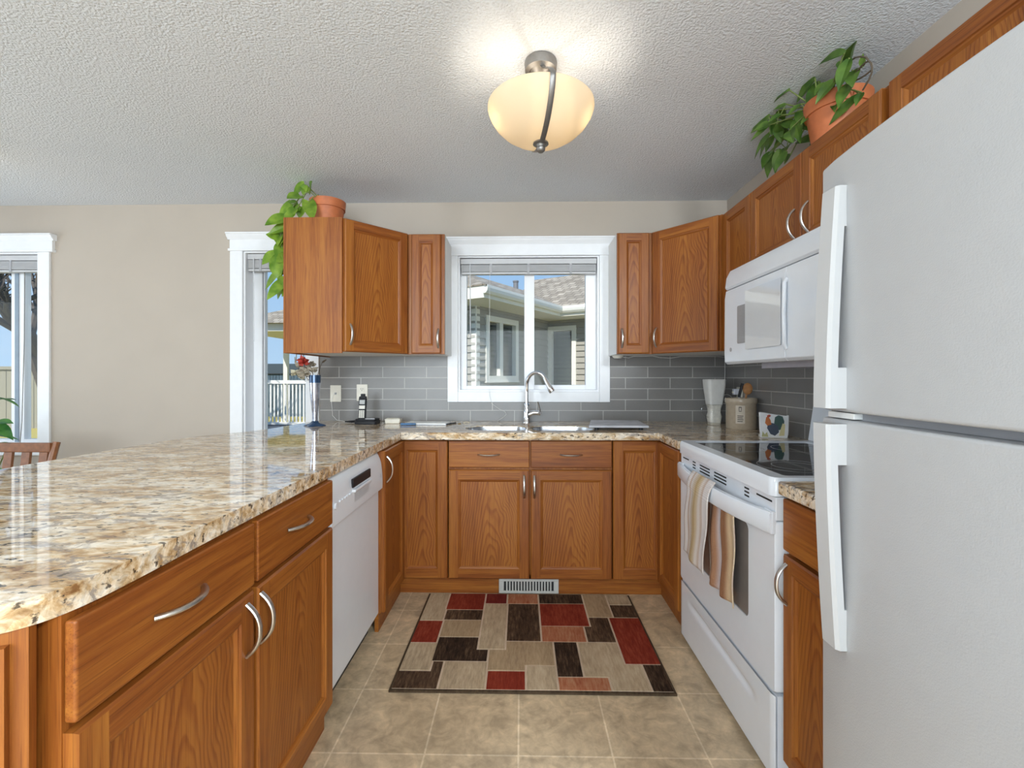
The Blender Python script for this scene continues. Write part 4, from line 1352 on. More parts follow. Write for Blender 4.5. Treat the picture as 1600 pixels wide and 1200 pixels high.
m.tube([Vector(p) - o0 for p in [(-1.28, -.33, 2.30), (-1.34, -.36, 2.37), (-1.37, -.375, 2.40)]], .003, 6)
m.tube([Vector(p) - o0 for p in [(-1.27, -.38, 2.30), (-1.28, -.43, 2.325), (-1.30, -.455, 2.30), (-1.327, -.456, 2.272)]], .003, 6)
m.tube([Vector(p) - o0 for p in [(-1.37, -.40, 2.345), (-1.41, -.42, 2.25), (-1.42, -.43, 2.235)]], .003, 6)
m.build('vines', STEM, pl)

RP = [((1.109, -1.173, 2.467), (1.086, -1.085, 2.467)), ((1.124, -1.123, 2.436), (1.098, -1.064, 2.447)), ((1.155, -0.926, 2.495), (1.161, -0.749, 2.518)), ((1.082, -1.059, 2.378), (1.041, -0.998, 2.351)), ((1.111, -1.048, 2.415), (1.107, -1.036, 2.357)), ((1.199, -0.848, 2.456), (1.181, -0.787, 2.373)), ((1.18, -0.916, 2.403), (1.162, -0.887, 2.349)), ((1.157, -0.954, 2.31), (1.158, -0.905, 2.224)), ((1.156, -0.935, 2.319), (1.114, -0.95, 2.244)), ((1.143, -1.087, 2.245), (1.108, -1.073, 2.177)), ((1.161, -1.092, 2.226), (1.167, -1.035, 2.216)), ((1.171, -1.127, 2.272), (1.146, -1.259, 2.207)), ((1.116, -1.115, 2.367), (1.124, -1.172, 2.305)), ((1.184, -1.005, 2.373), (1.165, -0.969, 2.336)), ((1.166, -1.257, 2.463), (1.124, -1.211, 2.404)), ((1.166, -1.277, 2.439), (1.12, -1.284, 2.345)), ((1.127, -1.382, 2.369), (1.089, -1.386, 2.326)), ((1.133, -1.427, 2.351), (1.087, -1.403, 2.289)), ((1.185, -1.396, 2.391), (1.19, -1.343, 2.384)), ((1.096, -1.531, 2.377), (1.093, -1.383, 2.437)), ((1.196, -1.41, 2.431), (1.18, -1.466, 2.471)), ((1.155, -1.424, 2.422), (1.147, -1.432, 2.388)), ((1.141, -1.557, 2.31), (1.128, -1.575, 2.335)), ((1.122, -1.518, 2.367), (1.097, -1.506, 2.278)), ((1.15, -1.496, 2.339), (1.106, -1.555, 2.255)), ((1.162, -1.458, 2.316), (1.116, -1.478, 2.231)), ((1.183, -1.36, 2.355), (1.133, -1.424, 2.249)), ((1.161, -1.356, 2.339), (1.161, -1.331, 2.303)), ((1.183, -1.479, 2.261), (1.135, -1.414, 2.206)), ((1.189, -1.486, 2.263), (1.164, -1.496, 2.219)), ((1.166, -1.437, 2.236), (1.163, -1.409, 2.23)), ((1.18, -0.963, 2.502), (1.155, -1.046, 2.416)), ((1.114, -1.223, 2.347), (1.12, -1.237, 2.29)), ((1.182, -0.948, 2.426), (1.133, -1.113, 2.29)), ((1.091, -1.204, 2.278), (1.053, -1.287, 2.196)), ((1.129, -1.172, 2.336), (1.13, -1.253, 2.261)), ((1.115, -1.246, 2.364), (1.079, -1.224, 2.337))]
pr2 = thing('potted_philodendron', 'bushy green plant in terracotta pot above the microwave cabinet', 'plant', (1.205, -1.335, ZU1))
pot(pr2, .082, .112, .20)
o0 = Vector(pr2.location)
m = MB()
st = MB()
for i, (a, b_) in enumerate(RP):
    # stay below the ceiling
    a, b_ = Vector(a), Vector(b_)
    zmax = ZC - .012
    for q in (a, b_):
        if q.z > zmax:
            # same sight line, nearer to the room's corner cabinet front
            k = (zmax - 1.227) / (q.z - 1.227)
            C0 = Vector((-.054, -3.19, 1.227))
            q[:] = C0 + (q - C0) * k
    a, b_ = a - o0, b_ - o0
    L_ = (b_ - a).length
    leaf(m, a, a + (b_ - a) * 1.22 if (a + (b_ - a) * 1.22 + o0).z < zmax else b_, min(.021, L_ * .22) + .004, fold=random.uniform(.1, .5), heart=False, up=Vector((-.7, -.6, random.uniform(.0, .7))))
    if (a + o0).y > -1.30:
        off = Vector((random.uniform(-.02, .10), random.uniform(-.07, .07), random.uniform(-.09, .02)))
        dv = Matrix.Rotation(random.uniform(-.7, .7), 3, 'X') @ (b_ - a)
        a3 = a + off
        if (a3 + o0).z < zmax and (a3 + dv * 1.1 + o0).z < zmax and a3.z + dv.z > .05:
            leaf(m, a3, a3 + dv * 1.1, min(.020, L_ * .22) + .004, fold=random.uniform(.1, .5), heart=False, up=Vector((-.7, -.6, random.uniform(.0, .7))))
            st.tube([a, a3], .002, 5)
    root = Vector((random.uniform(-.05, .05), random.uniform(-.05, .05), .18))
    mid = (root + a) / 2 + Vector((-.02, 0, .04 if a.z < .2 else .0))
    if (mid + o0).z > zmax: mid.z = zmax - o0.z
    st.tube([root, mid, a], .0028, 5)
m.build('foliage', LEAF2, pr2)
st.build('stems', STEM, pr2)
tg = MB()
for pts in ([(1.19, -1.40, 2.31), (1.14, -1.53, 2.31), (1.13, -1.60, 2.30), (1.14, -1.60, 2.26), (1.15, -1.545, 2.235)], [(1.18, -1.38, 2.36), (1.14, -1.50, 2.37), (1.125, -1.585, 2.325), (1.13, -1.60, 2.30)], [(1.17, -1.42, 2.33), (1.14, -1.55, 2.275), (1.14, -1.60, 2.27)]):
    tg.tube([Vector(p) - o0 for p in spline(pts, 3)], .003, 6)
tg.build('bare_stems', TWIG, pr2)

hp_ = thing('houseplant', 'dark green leafy houseplant by the far left window', 'plant', (-3.47, -0.36, 0))
MB().lathe([(.0001, 0), (.11, 0), (.15, .26), (.16, .27), (.16, .31), (.145, .31), (.14, .27), (.0001, .26)], 32).build('pot', TERRA, hp_)
MB().lathe([(.0001, .266), (.139, .268)], 24).build('soil', SOIL, hp_)
m, st = MB(), MB()
for k in range(26):
    ang = random.uniform(0, 2 * math.pi)
    hgt = random.uniform(.62, 1.12)
    rr = random.uniform(.05, .13)
    tip = Vector((rr * math.cos(ang), rr * math.sin(ang), hgt))
    st.tube([(0.02 * math.cos(ang), .02 * math.sin(ang), .262), (tip.x * .5, tip.y * .5, hgt * .75), tip], .004, 5)
    leaf(m, tip, tip + Vector((math.cos(ang) * .12, math.sin(ang) * .12, random.uniform(-.12, .03))), .032, heart=False, up=Vector((0, -.5, 1)))
m.build('foliage', LEAF3, hp_)
st.build('stems', STEM, hp_)

# ------------------------------------------------------------------ dining chair
ch = thing('dining_chair', 'dark wooden dining chair behind the peninsula at far left', 'chair', (-2.985, -0.78, 0))
MB().box(-.22, .22, -.22, .20, .43, .465).build('seat', CHAIRW, ch, bevel=.012)
for sx in (-1, 1):
    MB().tube([(sx * .195, -.19, 0), (sx * .195, -.19, .43)], .018, 8).build('leg', CHAIRW, ch)
    MB().tube([(sx * .20, .19, 0), (sx * .20, .175, .45), (sx * .205, .20, .70), (sx * .21, .235, .842)], .018, 8).build('leg', CHAIRW, ch)
MB().box(-.225, .198, .205, .232, .785, .84).build('top_rail', CHAIRW, ch, bevel=.006)
MB().box(-.19, .19, .178, .198, .50, .545).build('lower_rail', CHAIRW, ch, bevel=.005)
for k in range(4):
    x = -.16 + k * .105
    m = MB()
    m.add([(x - .024, .185, .54), (x + .024, .185, .54), (x + .024, .20, .54), (x - .024, .20, .54), (x - .024, .212, .79), (x + .024, .212, .79), (x + .024, .227, .79), (x - .024, .227, .79)], [(3, 2, 1, 0), (4, 5, 6, 7), (0, 1, 5, 4), (1, 2, 6, 5), (2, 3, 7, 6), (3, 0, 4, 7)])
    m.build('slat', CHAIRW, ch)
for sx in (-1, 1): MB().box(sx * .195 - .01, sx * .195 + .01, -.18, .18, .20, .225).build('stretcher', CHAIRW, ch, bevel=.003)

# ------------------------------------------------------------------ things on the worktop
# blue glass vase
va = thing('bud_vase', 'blue and silver footed vase with dried flowers on the worktop', 'vase', (-1.345, -0.33, ZG))
VG = plain('vase_mirror_glass', (0.55, 0.57, 0.66), 0.12, 0.85, var=0.35, scale=28)
VB = plain('vase_cobalt', (0.03, 0.07, 0.15), 0.1, 0.4, var=0.3, scale=30, coat=0.5)
MB().lathe([(.0001, .028), (.017, .028), (.0165, .06), (.021, .12), (.028, .19), (.033, .26), (.034, .312), (.031, .314), (.029, .26), (.014, .10), (.0001, .05)], 28).build('body', VG, va)
MB().lathe([(.0342, .270), (.0352, .30), (.0345, .318), (.0305, .318)], 28).build('rim', VB, va)
ft = MB()
nn = 40
vv = []
for i in range(nn):
    a = 2 * math.pi * i / nn
    lob = 1 + .18 * math.cos(4 * a)
    for r_, z in ((.0001, .0), (.060 * lob, .0), (.056 * lob, .006), (.028, .018), (.015, .034), (.0001, .036)):
        vv.append((r_ * math.cos(a), r_ * math.sin(a), z))
ft.add(vv, [(i * 6 + q, ((i + 1) % nn) * 6 + q, ((i + 1) % nn) * 6 + q + 1, i * 6 + q + 1) for i in range(nn) for q in range(5)])
ft.build('foot', VB, va)
fl = thing('dried_flower_bunch', 'dried flowers with one red bloom standing in the blue vase', 'flowers', (-1.345, -0.33, ZG + .12))
DRY = plain('dry_petals', (0.36, 0.31, 0.24), 0.8, var=0.3, scale=60)
CRM = plain('cream_petals', (0.55, 0.50, 0.36), 0.8, var=0.2, scale=60)
REDP = plain('red_petals', (0.50, 0.055, 0.035), 0.6, var=0.3, scale=60)
heads = [(-.066, -.02, .285, 'r'), (-.058, -.03, .272, 'r'), (-.085, -.02, .25, 'd'), (-.062, -.03, .225, 'd'), (-.09, 0, .19, 'c'), (-.045, -.03, .20, 'd'), (-.03, 0, .26, 'd'), (-.005, -.02, .225, 'd'), (.045, 0, .275, 't'), (-.115, -.01, .205, 'c')]
stm = MB()
for x, y, z, k in heads:
    stm.tube([(0, 0, -.03), (x * .18, y * .2, .17), (x * .7, y, z - .03), (x, y, z)], .0018, 5)
stm.build('stems', TWIG, fl)
for x, y, z, k in heads:
    q = MB()
    mt = {'r': REDP, 'd': DRY, 'c': CRM, 't': TWIG}[k]
    for w in range(9 if k != 't' else 3):
        th, ph = random.uniform(0, 6.28), random.uniform(-.6, 1.2)
        d = Vector((math.cos(th) * math.cos(ph), math.sin(th) * math.cos(ph), math.sin(ph)))
        if k == 't': d = Vector((.7, random.uniform(-.3, .3), .5))
        leaf(q, Vector((x, y, z)), Vector((x, y, z)) + d * random.uniform(.030, .046), .014 if k != 't' else .006, heart=False, up=Vector((random.uniform(-1, 1), -1, random.uniform(-1, 1))))
    q.build('bloom', mt, fl)

# wall plates
def plate(x, z, label, cat, duplex):
    t = thing('wall_outlet' if duplex else 'phone_jack', label, cat, (x, -.0085, z))
    MB().box(-.0385, .0385, -.006, 0, -.058, .058).build('cover_plate', CREAMPL, t, bevel=.003)
    if duplex:
        for s in (-1, 1):
            r_ = MB().prism(rrect(-.017, .017, s * .024 - .015, s * .024 + .015, .008, 4), -.009, -.0061, axis='Y').build('receptacle', CREAMPL, t, fix=True)
            q = MB()
            q.box(-.008, -.0055, -.0095, -.009, s * .024 - .002, s * .024 + .008).box(.0055, .008, -.0095, -.009, s * .024 - .002, s * .024 + .008).box(-.002, .002, -.0095, -.009, s * .024 - .011, s * .024 - .006)
            q.build('slots', BLACKGAP, r_)
    else:
        MB().box(-.007, .007, -.0085, -.0061, -.007, .007).build('socket', GREYPL, t, bevel=.001)
        MB().box(-.004, .008, -.018, -.0086, .001, .006).build('plug', GREYPL, t)
    return t
plate(-1.343, 1.107, 'cream telephone jack plate on the tiles left of the outlet', 'wall plate', False)
plate(-1.158, 1.113, 'cream double outlet plate on the tiles behind the phone', 'outlet', True)
cord('phone_cable', [(-1.345, -.026, 1.11), (-1.356, -.03, 1.09), (-1.368, -.022, 1.045), (-1.366, -.016, 1.0), (-1.362, -.02, .955), (-1.32, -.05, .926), (-1.24, -.10, .9205), (-1.19, -.13, .9205)], .0016, CORDW, 'thin phone cable dropping from the jack to the worktop')

# cordless phone
ph = thing('cordless_phone', 'black and silver cordless phone standing in its base', 'phone', (-1.060, -0.20, ZG))
bs = MB().prism(rrect(-.070, .076, -.055, .055, .022, 5), 0.0, .022)
bs.prism(rrect(-.066, .072, -.050, .052, .022, 5), .022, .034)
bs.build('base', DARKPL, ph, bevel=.003)
MB().box(.005, .066, -.052, -.046, .0335, .040).build('base_panel', GREYPL, ph, bevel=.001)
MB().lathe([(.0001, .0341), (.013, .0341), (.012, .038), (.0001, .039)], 18, (.040, -.015, 0)).build('base_button', GREYPL, ph)
hs = MB()
for z0, z1, w0, w1, t in ((.028, .10, .0235, .0225, .013), (.10, .165, .0225, .0245, .014), (.165, .178, .0245, .021, .013)):
    hs.add([(-w0 - .034, -.012 + .12 * z0, z0), (w0 - .034, -.012 + .12 * z0, z0), (w0 - .034, t + .12 * z0, z0), (-w0 - .034, t + .12 * z0, z0), (-w1 - .034, -.012 + .12 * z1, z1), (w1 - .034, -.012 + .12 * z1, z1), (w1 - .034, t + .12 * z1, z1), (-w1 - .034, t + .12 * z1, z1)], [(3, 2, 1, 0), (4, 5, 6, 7), (0, 1, 5, 4), (1, 2, 6, 5), (2, 3, 7, 6), (3, 0, 4, 7)])
hs.box(-.046, -.020, .008, .030, .176, .195)
ho = hs.build('handset', DARKPL, ph, bevel=.003)
def fp(x0, x1, z0, z1, mt, nm, dd=.0015):
    q = MB()
    q.add([(x0 - .034, -.012 + .12 * z0 - dd, z0), (x1 - .034, -.012 + .12 * z0 - dd, z0), (x1 - .034, -.012 + .12 * z1 - dd, z1), (x0 - .034, -.012 + .12 * z1 - dd, z1), (x0 - .034, -.011 + .12 * z0, z0), (x1 - .034, -.011 + .12 * z0, z0), (x1 - .034, -.011 + .12 * z1, z1), (x0 - .034, -.011 + .12 * z1, z1)], [(0, 1, 2, 3), (7, 6, 5, 4), (1, 0, 4, 5), (3, 2, 6, 7), (0, 3, 7, 4), (2, 1, 5, 6)])
    return q.build(nm, mt, ho, smooth=False)
SILV = plain('silver_plastic', (0.55, 0.52, 0.46), 0.35, 0.3)
fp(-.017, .017, .128, .155, plain('phone_screen', (0.42, 0.43, 0.42), 0.3), 'screen')
fp(-.019, .019, .097, .119, SILV, 'keypad_upper')
for i in range(4):
    for j in range(3): fp(-.018 + j * .0125, -.008 + j * .0125, .040 + i * .0125, .050 + i * .0125, SILV, 'key')
cord('phone_power_cable', [(-.99, -.18, ZG + .018), (-.965, -.165, ZG + .012), (-.945, -.12, ZG + .004), (-.95, -.06, ZG + .0035)], .002, DARKPL, 'black power cable behind the cordless phone')
pn = MB()
for k in range(4): pn.tube([(-1.225 + k * .018, -.15 - .012 * k, ZG + .008), (-1.16 + k * .01, -.11 - .008 * k, ZG + .012)], .004, 8)
tag(pn.build('pen_bundle', DARKPL), 'dark pens lying behind the phone base', 'pens')
# soap dish / tray
sd = thing('soap_dish', 'small cream soap dish between phone and notepad', 'dish', (-0.897, -0.165, ZG))
MB().prism([(-.052, .030), (.052, .030), (.046, .0), (-.046, .0)][::-1], -.028, .028, axis='Y').build('body', CREAMPL, sd, fix=True, bevel=.004)
MB().box(-.042, .042, -.02, .02, .0302, .0345).build('soap', plain('soap', (0.66, 0.62, 0.52), 0.5), sd, bevel=.002)
# note pad and pen
npd = thing('note_pad', 'white note pad lying left of the sink', 'note pad', (-0.660, -0.215, ZG), R(-4))
MB().box(-.135, .135, -.062, .075, 0.0, .012).build('pages', PAPER, npd, bevel=.001)
MB().box(-.137, .137, -.064, .077, -.0, .0028).build('backing', plain('card_grey', (0.30, 0.33, 0.38), 0.7), npd)
pnn = thing('blue_marker', 'blue marker pen on the near edge of the note pad', 'pen', (-0.765, -0.290, ZG + .0075), R(4))
MB().tube([(-.05, 0, 0), (.018, 0, 0)], .0072, 12).build('barrel', BLUEPL, pnn)
MB().tube([(.018, 0, 0), (.045, 0, 0)], .0068, 12).build('cap', plain('marker_cap', (0.05, 0.13, 0.26), 0.3), pnn)
bp = thing('black_pen', 'black pen at the right end of the note pad', 'pen', (-0.505, -0.215, ZG + .0042), R(70))
MB().tube([(-.06, 0, 0), (.06, 0, 0)], .004, 8).build('barrel', DARKPL, bp)
MB().tube([(.06, 0, 0), (.069, 0, 0)], [.004, .001], 8).build('tip', NICKEL, bp)
# rings by the sink
for k, (x, y, lb) in enumerate(((-.455, -.20, 'small gold ring on the worktop left of the sink'), (-.415, -.145, 'small brass twist tie on the worktop near the tiles'))):
    if k == 0:
        o = MB().lathe([(.010, 0), (.012, .002), (.010, .004), (.0085, .002)], 20, (0, 0, 0), closed=True).build('finger_ring', plain('gold', (0.75, 0.55, 0.25), .25, 1.0))
    else:
        o = MB().tube([(-.02, 0, .003), (0, .006, .006), (.02, .002, .003)], .0025, 6).build('twist_tie', plain('twist_tie_cream', (0.70, 0.60, 0.42), .5))
    o.location = (x, y, ZG)
    tag(o, lb, 'ring' if k == 0 else 'tie')
# marble cutting board on the right of the sink
cbd = thing('cutting_board', 'grey marble cutting board at the right end of the sink', 'board', (0.515, -0.345, ZG))
m = MB()
m.prism([(-.18, -.195), (.165, -.195), (.185, .13), (-.115, .16)][::1], .014, .027)
m.build('slab', MARBLE, cbd, bevel=.004)
for x, y in ((-.13, -.165), (.125, -.165), (-.09, .12), (.14, .10)):
    MB().lathe([(.0001, 0), (.012, 0), (.012, .0138), (.0001, .0138)], 14, (x, y, 0)).build('foot', DARKPL, cbd)

# coffee grinder style jar: white tapered top on a clear glass base
jr = thing('glass_carafe', 'clear glass carafe with white tapered filter top in the right corner', 'carafe', (1.205, -0.165, ZG))
jr.scale = (.88, .88, .97)
def sqring(w, z, r=.3):
    return [(x, y, z) for x, y in rrect(-w, w, -w, w, w * r, 4)]
def loft(secs, cap0=True, cap1=True, r=.35):
    m = MB()
    rs_ = [sqring(w, z, r) for w, z in secs]
    n = len(rs_[0])
    v = [p for q in rs_ for p in q]
    f = [(i * n + j, i * n + (j + 1) % n, (i + 1) * n + (j + 1) % n, (i + 1) * n + j) for i in range(len(rs_) - 1) for j in range(n)]
    if cap0: f.append(tuple(range(n))[::-1])
    if cap1: f.append(tuple(range((len(rs_) - 1) * n, len(rs_) * n)))
    return m.add(v, f)
loft([(.048, .130), (.054, .18), (.064, .25), (.067, .296), (.064, .300)]).build('filter_cone', plain('white_plastic', (0.74, 0.73, 0.70), .35), jr)
loft([(.040, .004), (.046, .010), (.049, .05), (.041, .080), (.044, .105), (.052, .135)], True, False, .45).build('glass_body', JARGLASS, jr)
loft([(.038, .0), (.039, .008)], True, True, .45).build('base', CREAMPL, jr)
MB().tube(spline([(-.045, -.01, .115), (-.075, -.015, .125), (-.098, -.015, .105), (-.090, -.015, .075), (-.062, -.012, .052), (-.047, -.01, .045)], 4), .0045, 8).build('handle', JARGLASS, jr)
loft([(.038, .010), (.0455, .05), (.038, .080), (.041, .105), (.047, .128)], True, True, .45).build('filling', plain('jar_contents', (0.88, 0.85, 0.78), .7, var=.12, scale=40), jr)

# stoneware crock with utensils
cr = thing('stoneware_crock', 'beige stoneware utensil crock with paper label', 'crock', (1.258, -0.42, ZG))
MB().lathe([(.0001, 0), (.080, 0), (.083, .005), (.0825, .145), (.086, .150), (.0885, .158), (.0885, .176), (.085, .181), (.079, .181), (.077, .17), (.077, .02), (.0001, .015)], 48).build('body', STONE, cr)
lb_ = MB()
def lab(u, v):
    a = R(-118) + R(-34) * (1 - u) + R(17)
    return (.0834 * math.cos(a), .0834 * math.sin(a), .035 + .105 * v)
lb_.grid(lab, 8, 2)
lo_ = lb_.build('label', plain('label_buff', (0.56, 0.49, 0.40), .6), cr)
tx = MB()
def mark(u0, u1, v0, v1):
    def fn(u, v):
        p = lab(u0 + (u1 - u0) * u, v0 + (v1 - v0) * v)
        k = .0841 / .0834
        return (p[0] * k, p[1] * k, p[2])
    tx.grid(fn, 3, 1)
for seg in ((.34, .40, .72, .93), (.58, .64, .72, .93), (.34, .64, .88, .93), (.34, .64, .66, .70)): mark(*seg)
for k in range(4): mark(.2, .82 - .06 * (k % 2), .40 - k * .10, .445 - k * .10)
tx.build('lettering', plain('label_ink', (0.10, 0.085, 0.075), .7), lo_, smooth=False)
kn = thing('kitchen_knife', 'black handled knife standing in the crock', 'knife', (1.240, -0.42, ZG + .02))
MB().tube([(-.004, 0, .0), (.006, 0, .165)], [.008, .010], 8, flat=(1, .2)).build('blade', NICKEL, kn)
MB().tube([(.006, 0, .165), (.013, -.002, .20), (.024, -.004, .248)], [.010, .0115, .011], 10, flat=(1.0, .7)).build('handle', DARKPL, kn)
for t_ in (.35, .7): MB().ball((.008 + .014 * t_, -.0095, .17 + .07 * t_), .0028, 8, 6).build('rivet', NICKEL, kn)
ws = thing('wooden_spoon', 'wooden spoon standing in the crock right of the knife', 'spoon', (1.282, -0.41, ZG + .02))
MB().tube([(-.01, 0, 0), (.012, 0, .18)], .006, 8).build('shaft', WOODSP, ws)
MB().ball((.020, 0, .215), .034, 18, 12, sc=(.86, .28, 1.05)).build('bowl', WOODSP, ws)

# rooster napkin holder
nh = thing('napkin_holder', 'white napkin holder painted with a rooster beside the range', 'napkin holder', (1.222, -0.845, ZG), R(-14))
PORC = plain('porcelain', (0.76, 0.76, 0.76), .2, coat=.4)
body = [(-.066, 0), (.056, 0), (.062, .02), (.064, .118), (.05, .113), (0, .119), (-.05, .128), (-.072, .130), (-.07, .06)]
MB().prism([(x, z) for x, z in body], -.014, -.002, axis='Y').build('front_plate', PORC, nh, fix=True, bevel=.004)
MB().prism([(x + .02, z * .92) for x, z in body], .052, .064, axis='Y').build('back_plate', PORC, nh, fix=True, bevel=.004)
MB().box(-.06, .062, -.0018, .0518, 0.0, .012).build('base', PORC, nh, bevel=.002)
def paint(nm, pts, col, y=-.0148):
    MB().prism(pts, y, y + .0012, axis='Y').build(nm, plain('paint_' + nm, col, .35), MBp, fix=True, smooth=False)
MBp = [c for c in nh.children if c.name.startswith('front_plate')][0]
paint('tail', [(-.006, .055), (.0, .105), (.015, .115), (.034, .110), (.042, .085), (.038, .055), (.02, .04)], (0.06, 0.11, 0.10))
paint('breast', [(-.036, .05), (-.02, .02), (0, .012), (.018, .03), (.014, .062), (-.008, .075), (-.03, .078)], (0.07, 0.085, 0.12), -.0152)
paint('neck', [(-.045, .075), (-.034, .062), (-.016, .068), (-.02, .09), (-.03, .108), (-.040, .104)], (0.50, 0.16, 0.05), -.0156)
paint('comb', [(-.036, .102), (-.022, .106), (-.018, .114), (-.026, .118), (-.036, .114)], (0.42, 0.09, 0.05), -.0158)
paint('straw', [(.018, .012), (.042, .014), (.046, .07), (.034, .075), (.024, .04)], (0.62, 0.55, 0.30), -.0150)
paint('grass', [(-.06, .006), (-.03, .006), (-.036, .03), (-.046, .018), (-.056, .034)], (0.42, 0.40, 0.20), -.0150)
npk = MB()
for k in range(5): npk.box(-.05, .06, .0012 + k * .0100, .0092 + k * .0100, .0125, .108 - k * .002)
tag(npk.build('napkin_stack', PAPER, None, bevel=.002), 'white folded napkins standing in the rooster holder', 'napkins')
bpy.data.objects['napkin_stack'].location = nh.location
bpy.data.objects['napkin_stack'].rotation_euler = nh.rotation_euler

# corner outlet with plugged chargers
co = thing('wall_outlet', 'white double outlet in the right corner behind the crock', 'outlet', (XR - .0085, -0.205, 1.10), R(-90))
MB().box(-.0385, .0385, -.006, 0, -.058, .058).build('cover_plate', CREAMPL, co, bevel=.003)
for s in (-1, 1): MB().prism(rrect(-.017, .017, s * .024 - .015, s * .024 + .015, .008, 4), -.009, -.0061, axis='Y').build('receptacle', CREAMPL, co, fix=True)
pa = thing('plug_adapter', 'small white plug adapter in the corner outlet', 'adapter', (XR - .018, -0.205, 1.124), R(-90))
MB().box(-.016, .016, -.034, 0, -.015, .022).build('body', plain('lilac_white_plastic', (0.66, 0.67, 0.74), .4), pa, bevel=.003)
MB().box(-.006, .006, -.040, -.034, -.004, .006).build('cable_relief', CREAMPL, pa)
pa2 = thing('plug_adapter', 'lower white plug in the corner outlet above the crock rim', 'adapter', (XR - .018, -0.205, 1.076), R(-90))
MB().box(-.017, .017, -.03, 0, -.018, .014).build('body', MATS['lilac_white_plastic'], pa2, bevel=.003)
MB().box(-.006, .006, -.036, -.03, -.006, .004).build('cable_relief', CREAMPL, pa2)
cord('charger_cable', spline([(1.302, -.205, 1.074), (1.285, -.19, 1.055), (1.275, -.14, 1.05), (1.29, -.09, 1.085), (1.325, -.07, 1.105), (1.338, -.12, 1.09), (1.335, -.16, 1.04), (1.33, -.2, .99), (1.33, -.23, .922)], 4), .002, CORDW, 'looped white charger cable by the corner outlet')

# ------------------------------------------------------------------ outside: neighbour's house
A2, B2 = Vector((.515, .857)), Vector((.857, -.515))
def W2(p): return (p.x, p.y)
CAMV = Vector((-.054, -3.19))
P0 = CAMV + Vector((-.484, 6.0))
HX = (B2, A2)
nb = thing('neighbor_house', 'grey sided bungalow with shingle roof seen through the kitchen window', 'house', (P0.x, P0.y, 0), math.atan2(B2.y, B2.x))
# local frame: X = B2 (to the right), Y = A2 (away). Origin at the near eave corner.
T1 = 2.245
ZF0, ZF1 = 2.275, 2.43     # fascia
SID = plain('siding_grey_beige', (0.36, 0.345, 0.31), .7, var=.04, scale=6)
TRIM = plain('house_trim_white', (0.80, 0.79, 0.74), .5, var=.02)
FASC = plain('fascia_cream', (0.80, 0.78, 0.70), .5, var=.02)
SOFF = plain('soffit_white', (0.72, 0.72, 0.70), .6, var=.03)
def siding(name, a, b, z0, z1, out, skip=()):
    """lap siding from a to b (local xy), boards overhanging 12 mm, windows left open"""
    a, b, out = Vector(a), Vector(b), Vector(out)
    L_ = (b - a).length
    t = (b - a).normalized()
    m = MB()
    cuts = sorted({c for k in skip for c in k[2:]})
    z = z0
    nxt = z0
    while z < z1 - .001:
        if z >= nxt - 1e-6: nxt += .105
        zz = min([nxt, z1] + [c for c in cuts if c > z + 1e-6])
        ivs = [(0, L_)]
        for s0, s1, w0, w1 in skip:
            if zz > w0 and z < w1:
                n_ = []
                for i0, i1 in ivs:
                    if s0 > i0: n_.append((i0, min(i1, s0)))
                    if s1 < i1: n_.append((max(i0, s1), i1))
                ivs = n_
        for i0, i1 in ivs:
            p, q = a + t * i0, a + t * i1
            o1, o2 = out * (.004 + .024 * (nxt - z) / .105), out * (.004 + .024 * (nxt - zz) / .105)
            v = [(p.x, p.y, z), (q.x, q.y, z), (q.x + o1.x, q.y + o1.y, z), (p.x + o1.x, p.y + o1.y, z), (p.x, p.y, zz), (q.x, q.y, zz), (q.x + o2.x, q.y + o2.y, zz), (p.x + o2.x, p.y + o2.y, zz)]
            m.add(v, [(0, 1, 2, 3), (7, 6, 5, 4), (2, 1, 5, 6), (0, 3, 7, 4), (3, 2, 6, 7), (1, 0, 4, 5)])
        z = zz
    return m.build(name, SID, nb, smooth=False, fix=True)
E_ = .5
ZB_ = -.1
siding('side_wall', (-E_, E_), (-E_, T1 + E_), ZB_, ZF0 - .02, (1, 0), [(.715 - E_, 1.64 - E_, 1.15, 2.145)])
siding('front_wall', (-3.4, E_), (-E_, E_), ZB_, ZF0 - .02, (0, -1))
siding('wing_wall', (-E_, T1 + E_), (4.0, T1 + E_), ZB_, ZF0 - .02, (0, -1), [(.012, .585, .75, 2.145)])
bk = MB().box(-3.4, -E_ - .0, E_ + .02, 5.5, ZB_, ZF0 - .02)
bk = MB()
bk.box(-3.4, -E_ - .30, E_ + .1, 5.5, ZB_, ZF0 - .02).box(-E_ - .29, 4.0, T1 + E_ + .30, 6.5, ZB_, ZF0 - .02)
bk.build('house_core', BLACKGAP, nb, smooth=False)
MB().box(-E_ - .07, -E_ + .02, E_ - .02, E_ + .07, ZB_, ZF0 - .02).build('corner_trim', TRIM, nb, smooth=False)
# soffits and fascias
MB().prism([(-3.4, 0), (0, 0), (0, T1), (4.0, T1), (4.0, T1 + E_ + .1), (-E_ - .1, T1 + E_ + .1), (-E_ - .1, E_ + .1), (-3.4, E_ + .1)], ZF0 - .02, ZF0).build('soffit', SOFF, nb, smooth=False)
gt = MB()
gt.box(-3.4, .012, -.012, 0, ZF0 - .02, ZF1).box(0, .012, 0, T1 - .012, ZF0 - .02, ZF1).box(.0, 4.0, T1 - .012, T1, ZF0 - .02, ZF1)
gt.build('fascia', FASC, nb, smooth=False)
gg = MB()
gp = [(0, .03), (.05, .03), (.075, .06), (.085, .10), (.085, .135), (.075, .135), (.075, .11), (0, .11)]
gg.prism([(x + .0125, ZF0 + z) for x, z in gp], -.05, T1 - .10, axis='Y')
gg.build('gutter', TRIM, nb, smooth=False, fix=True)
g2 = MB()
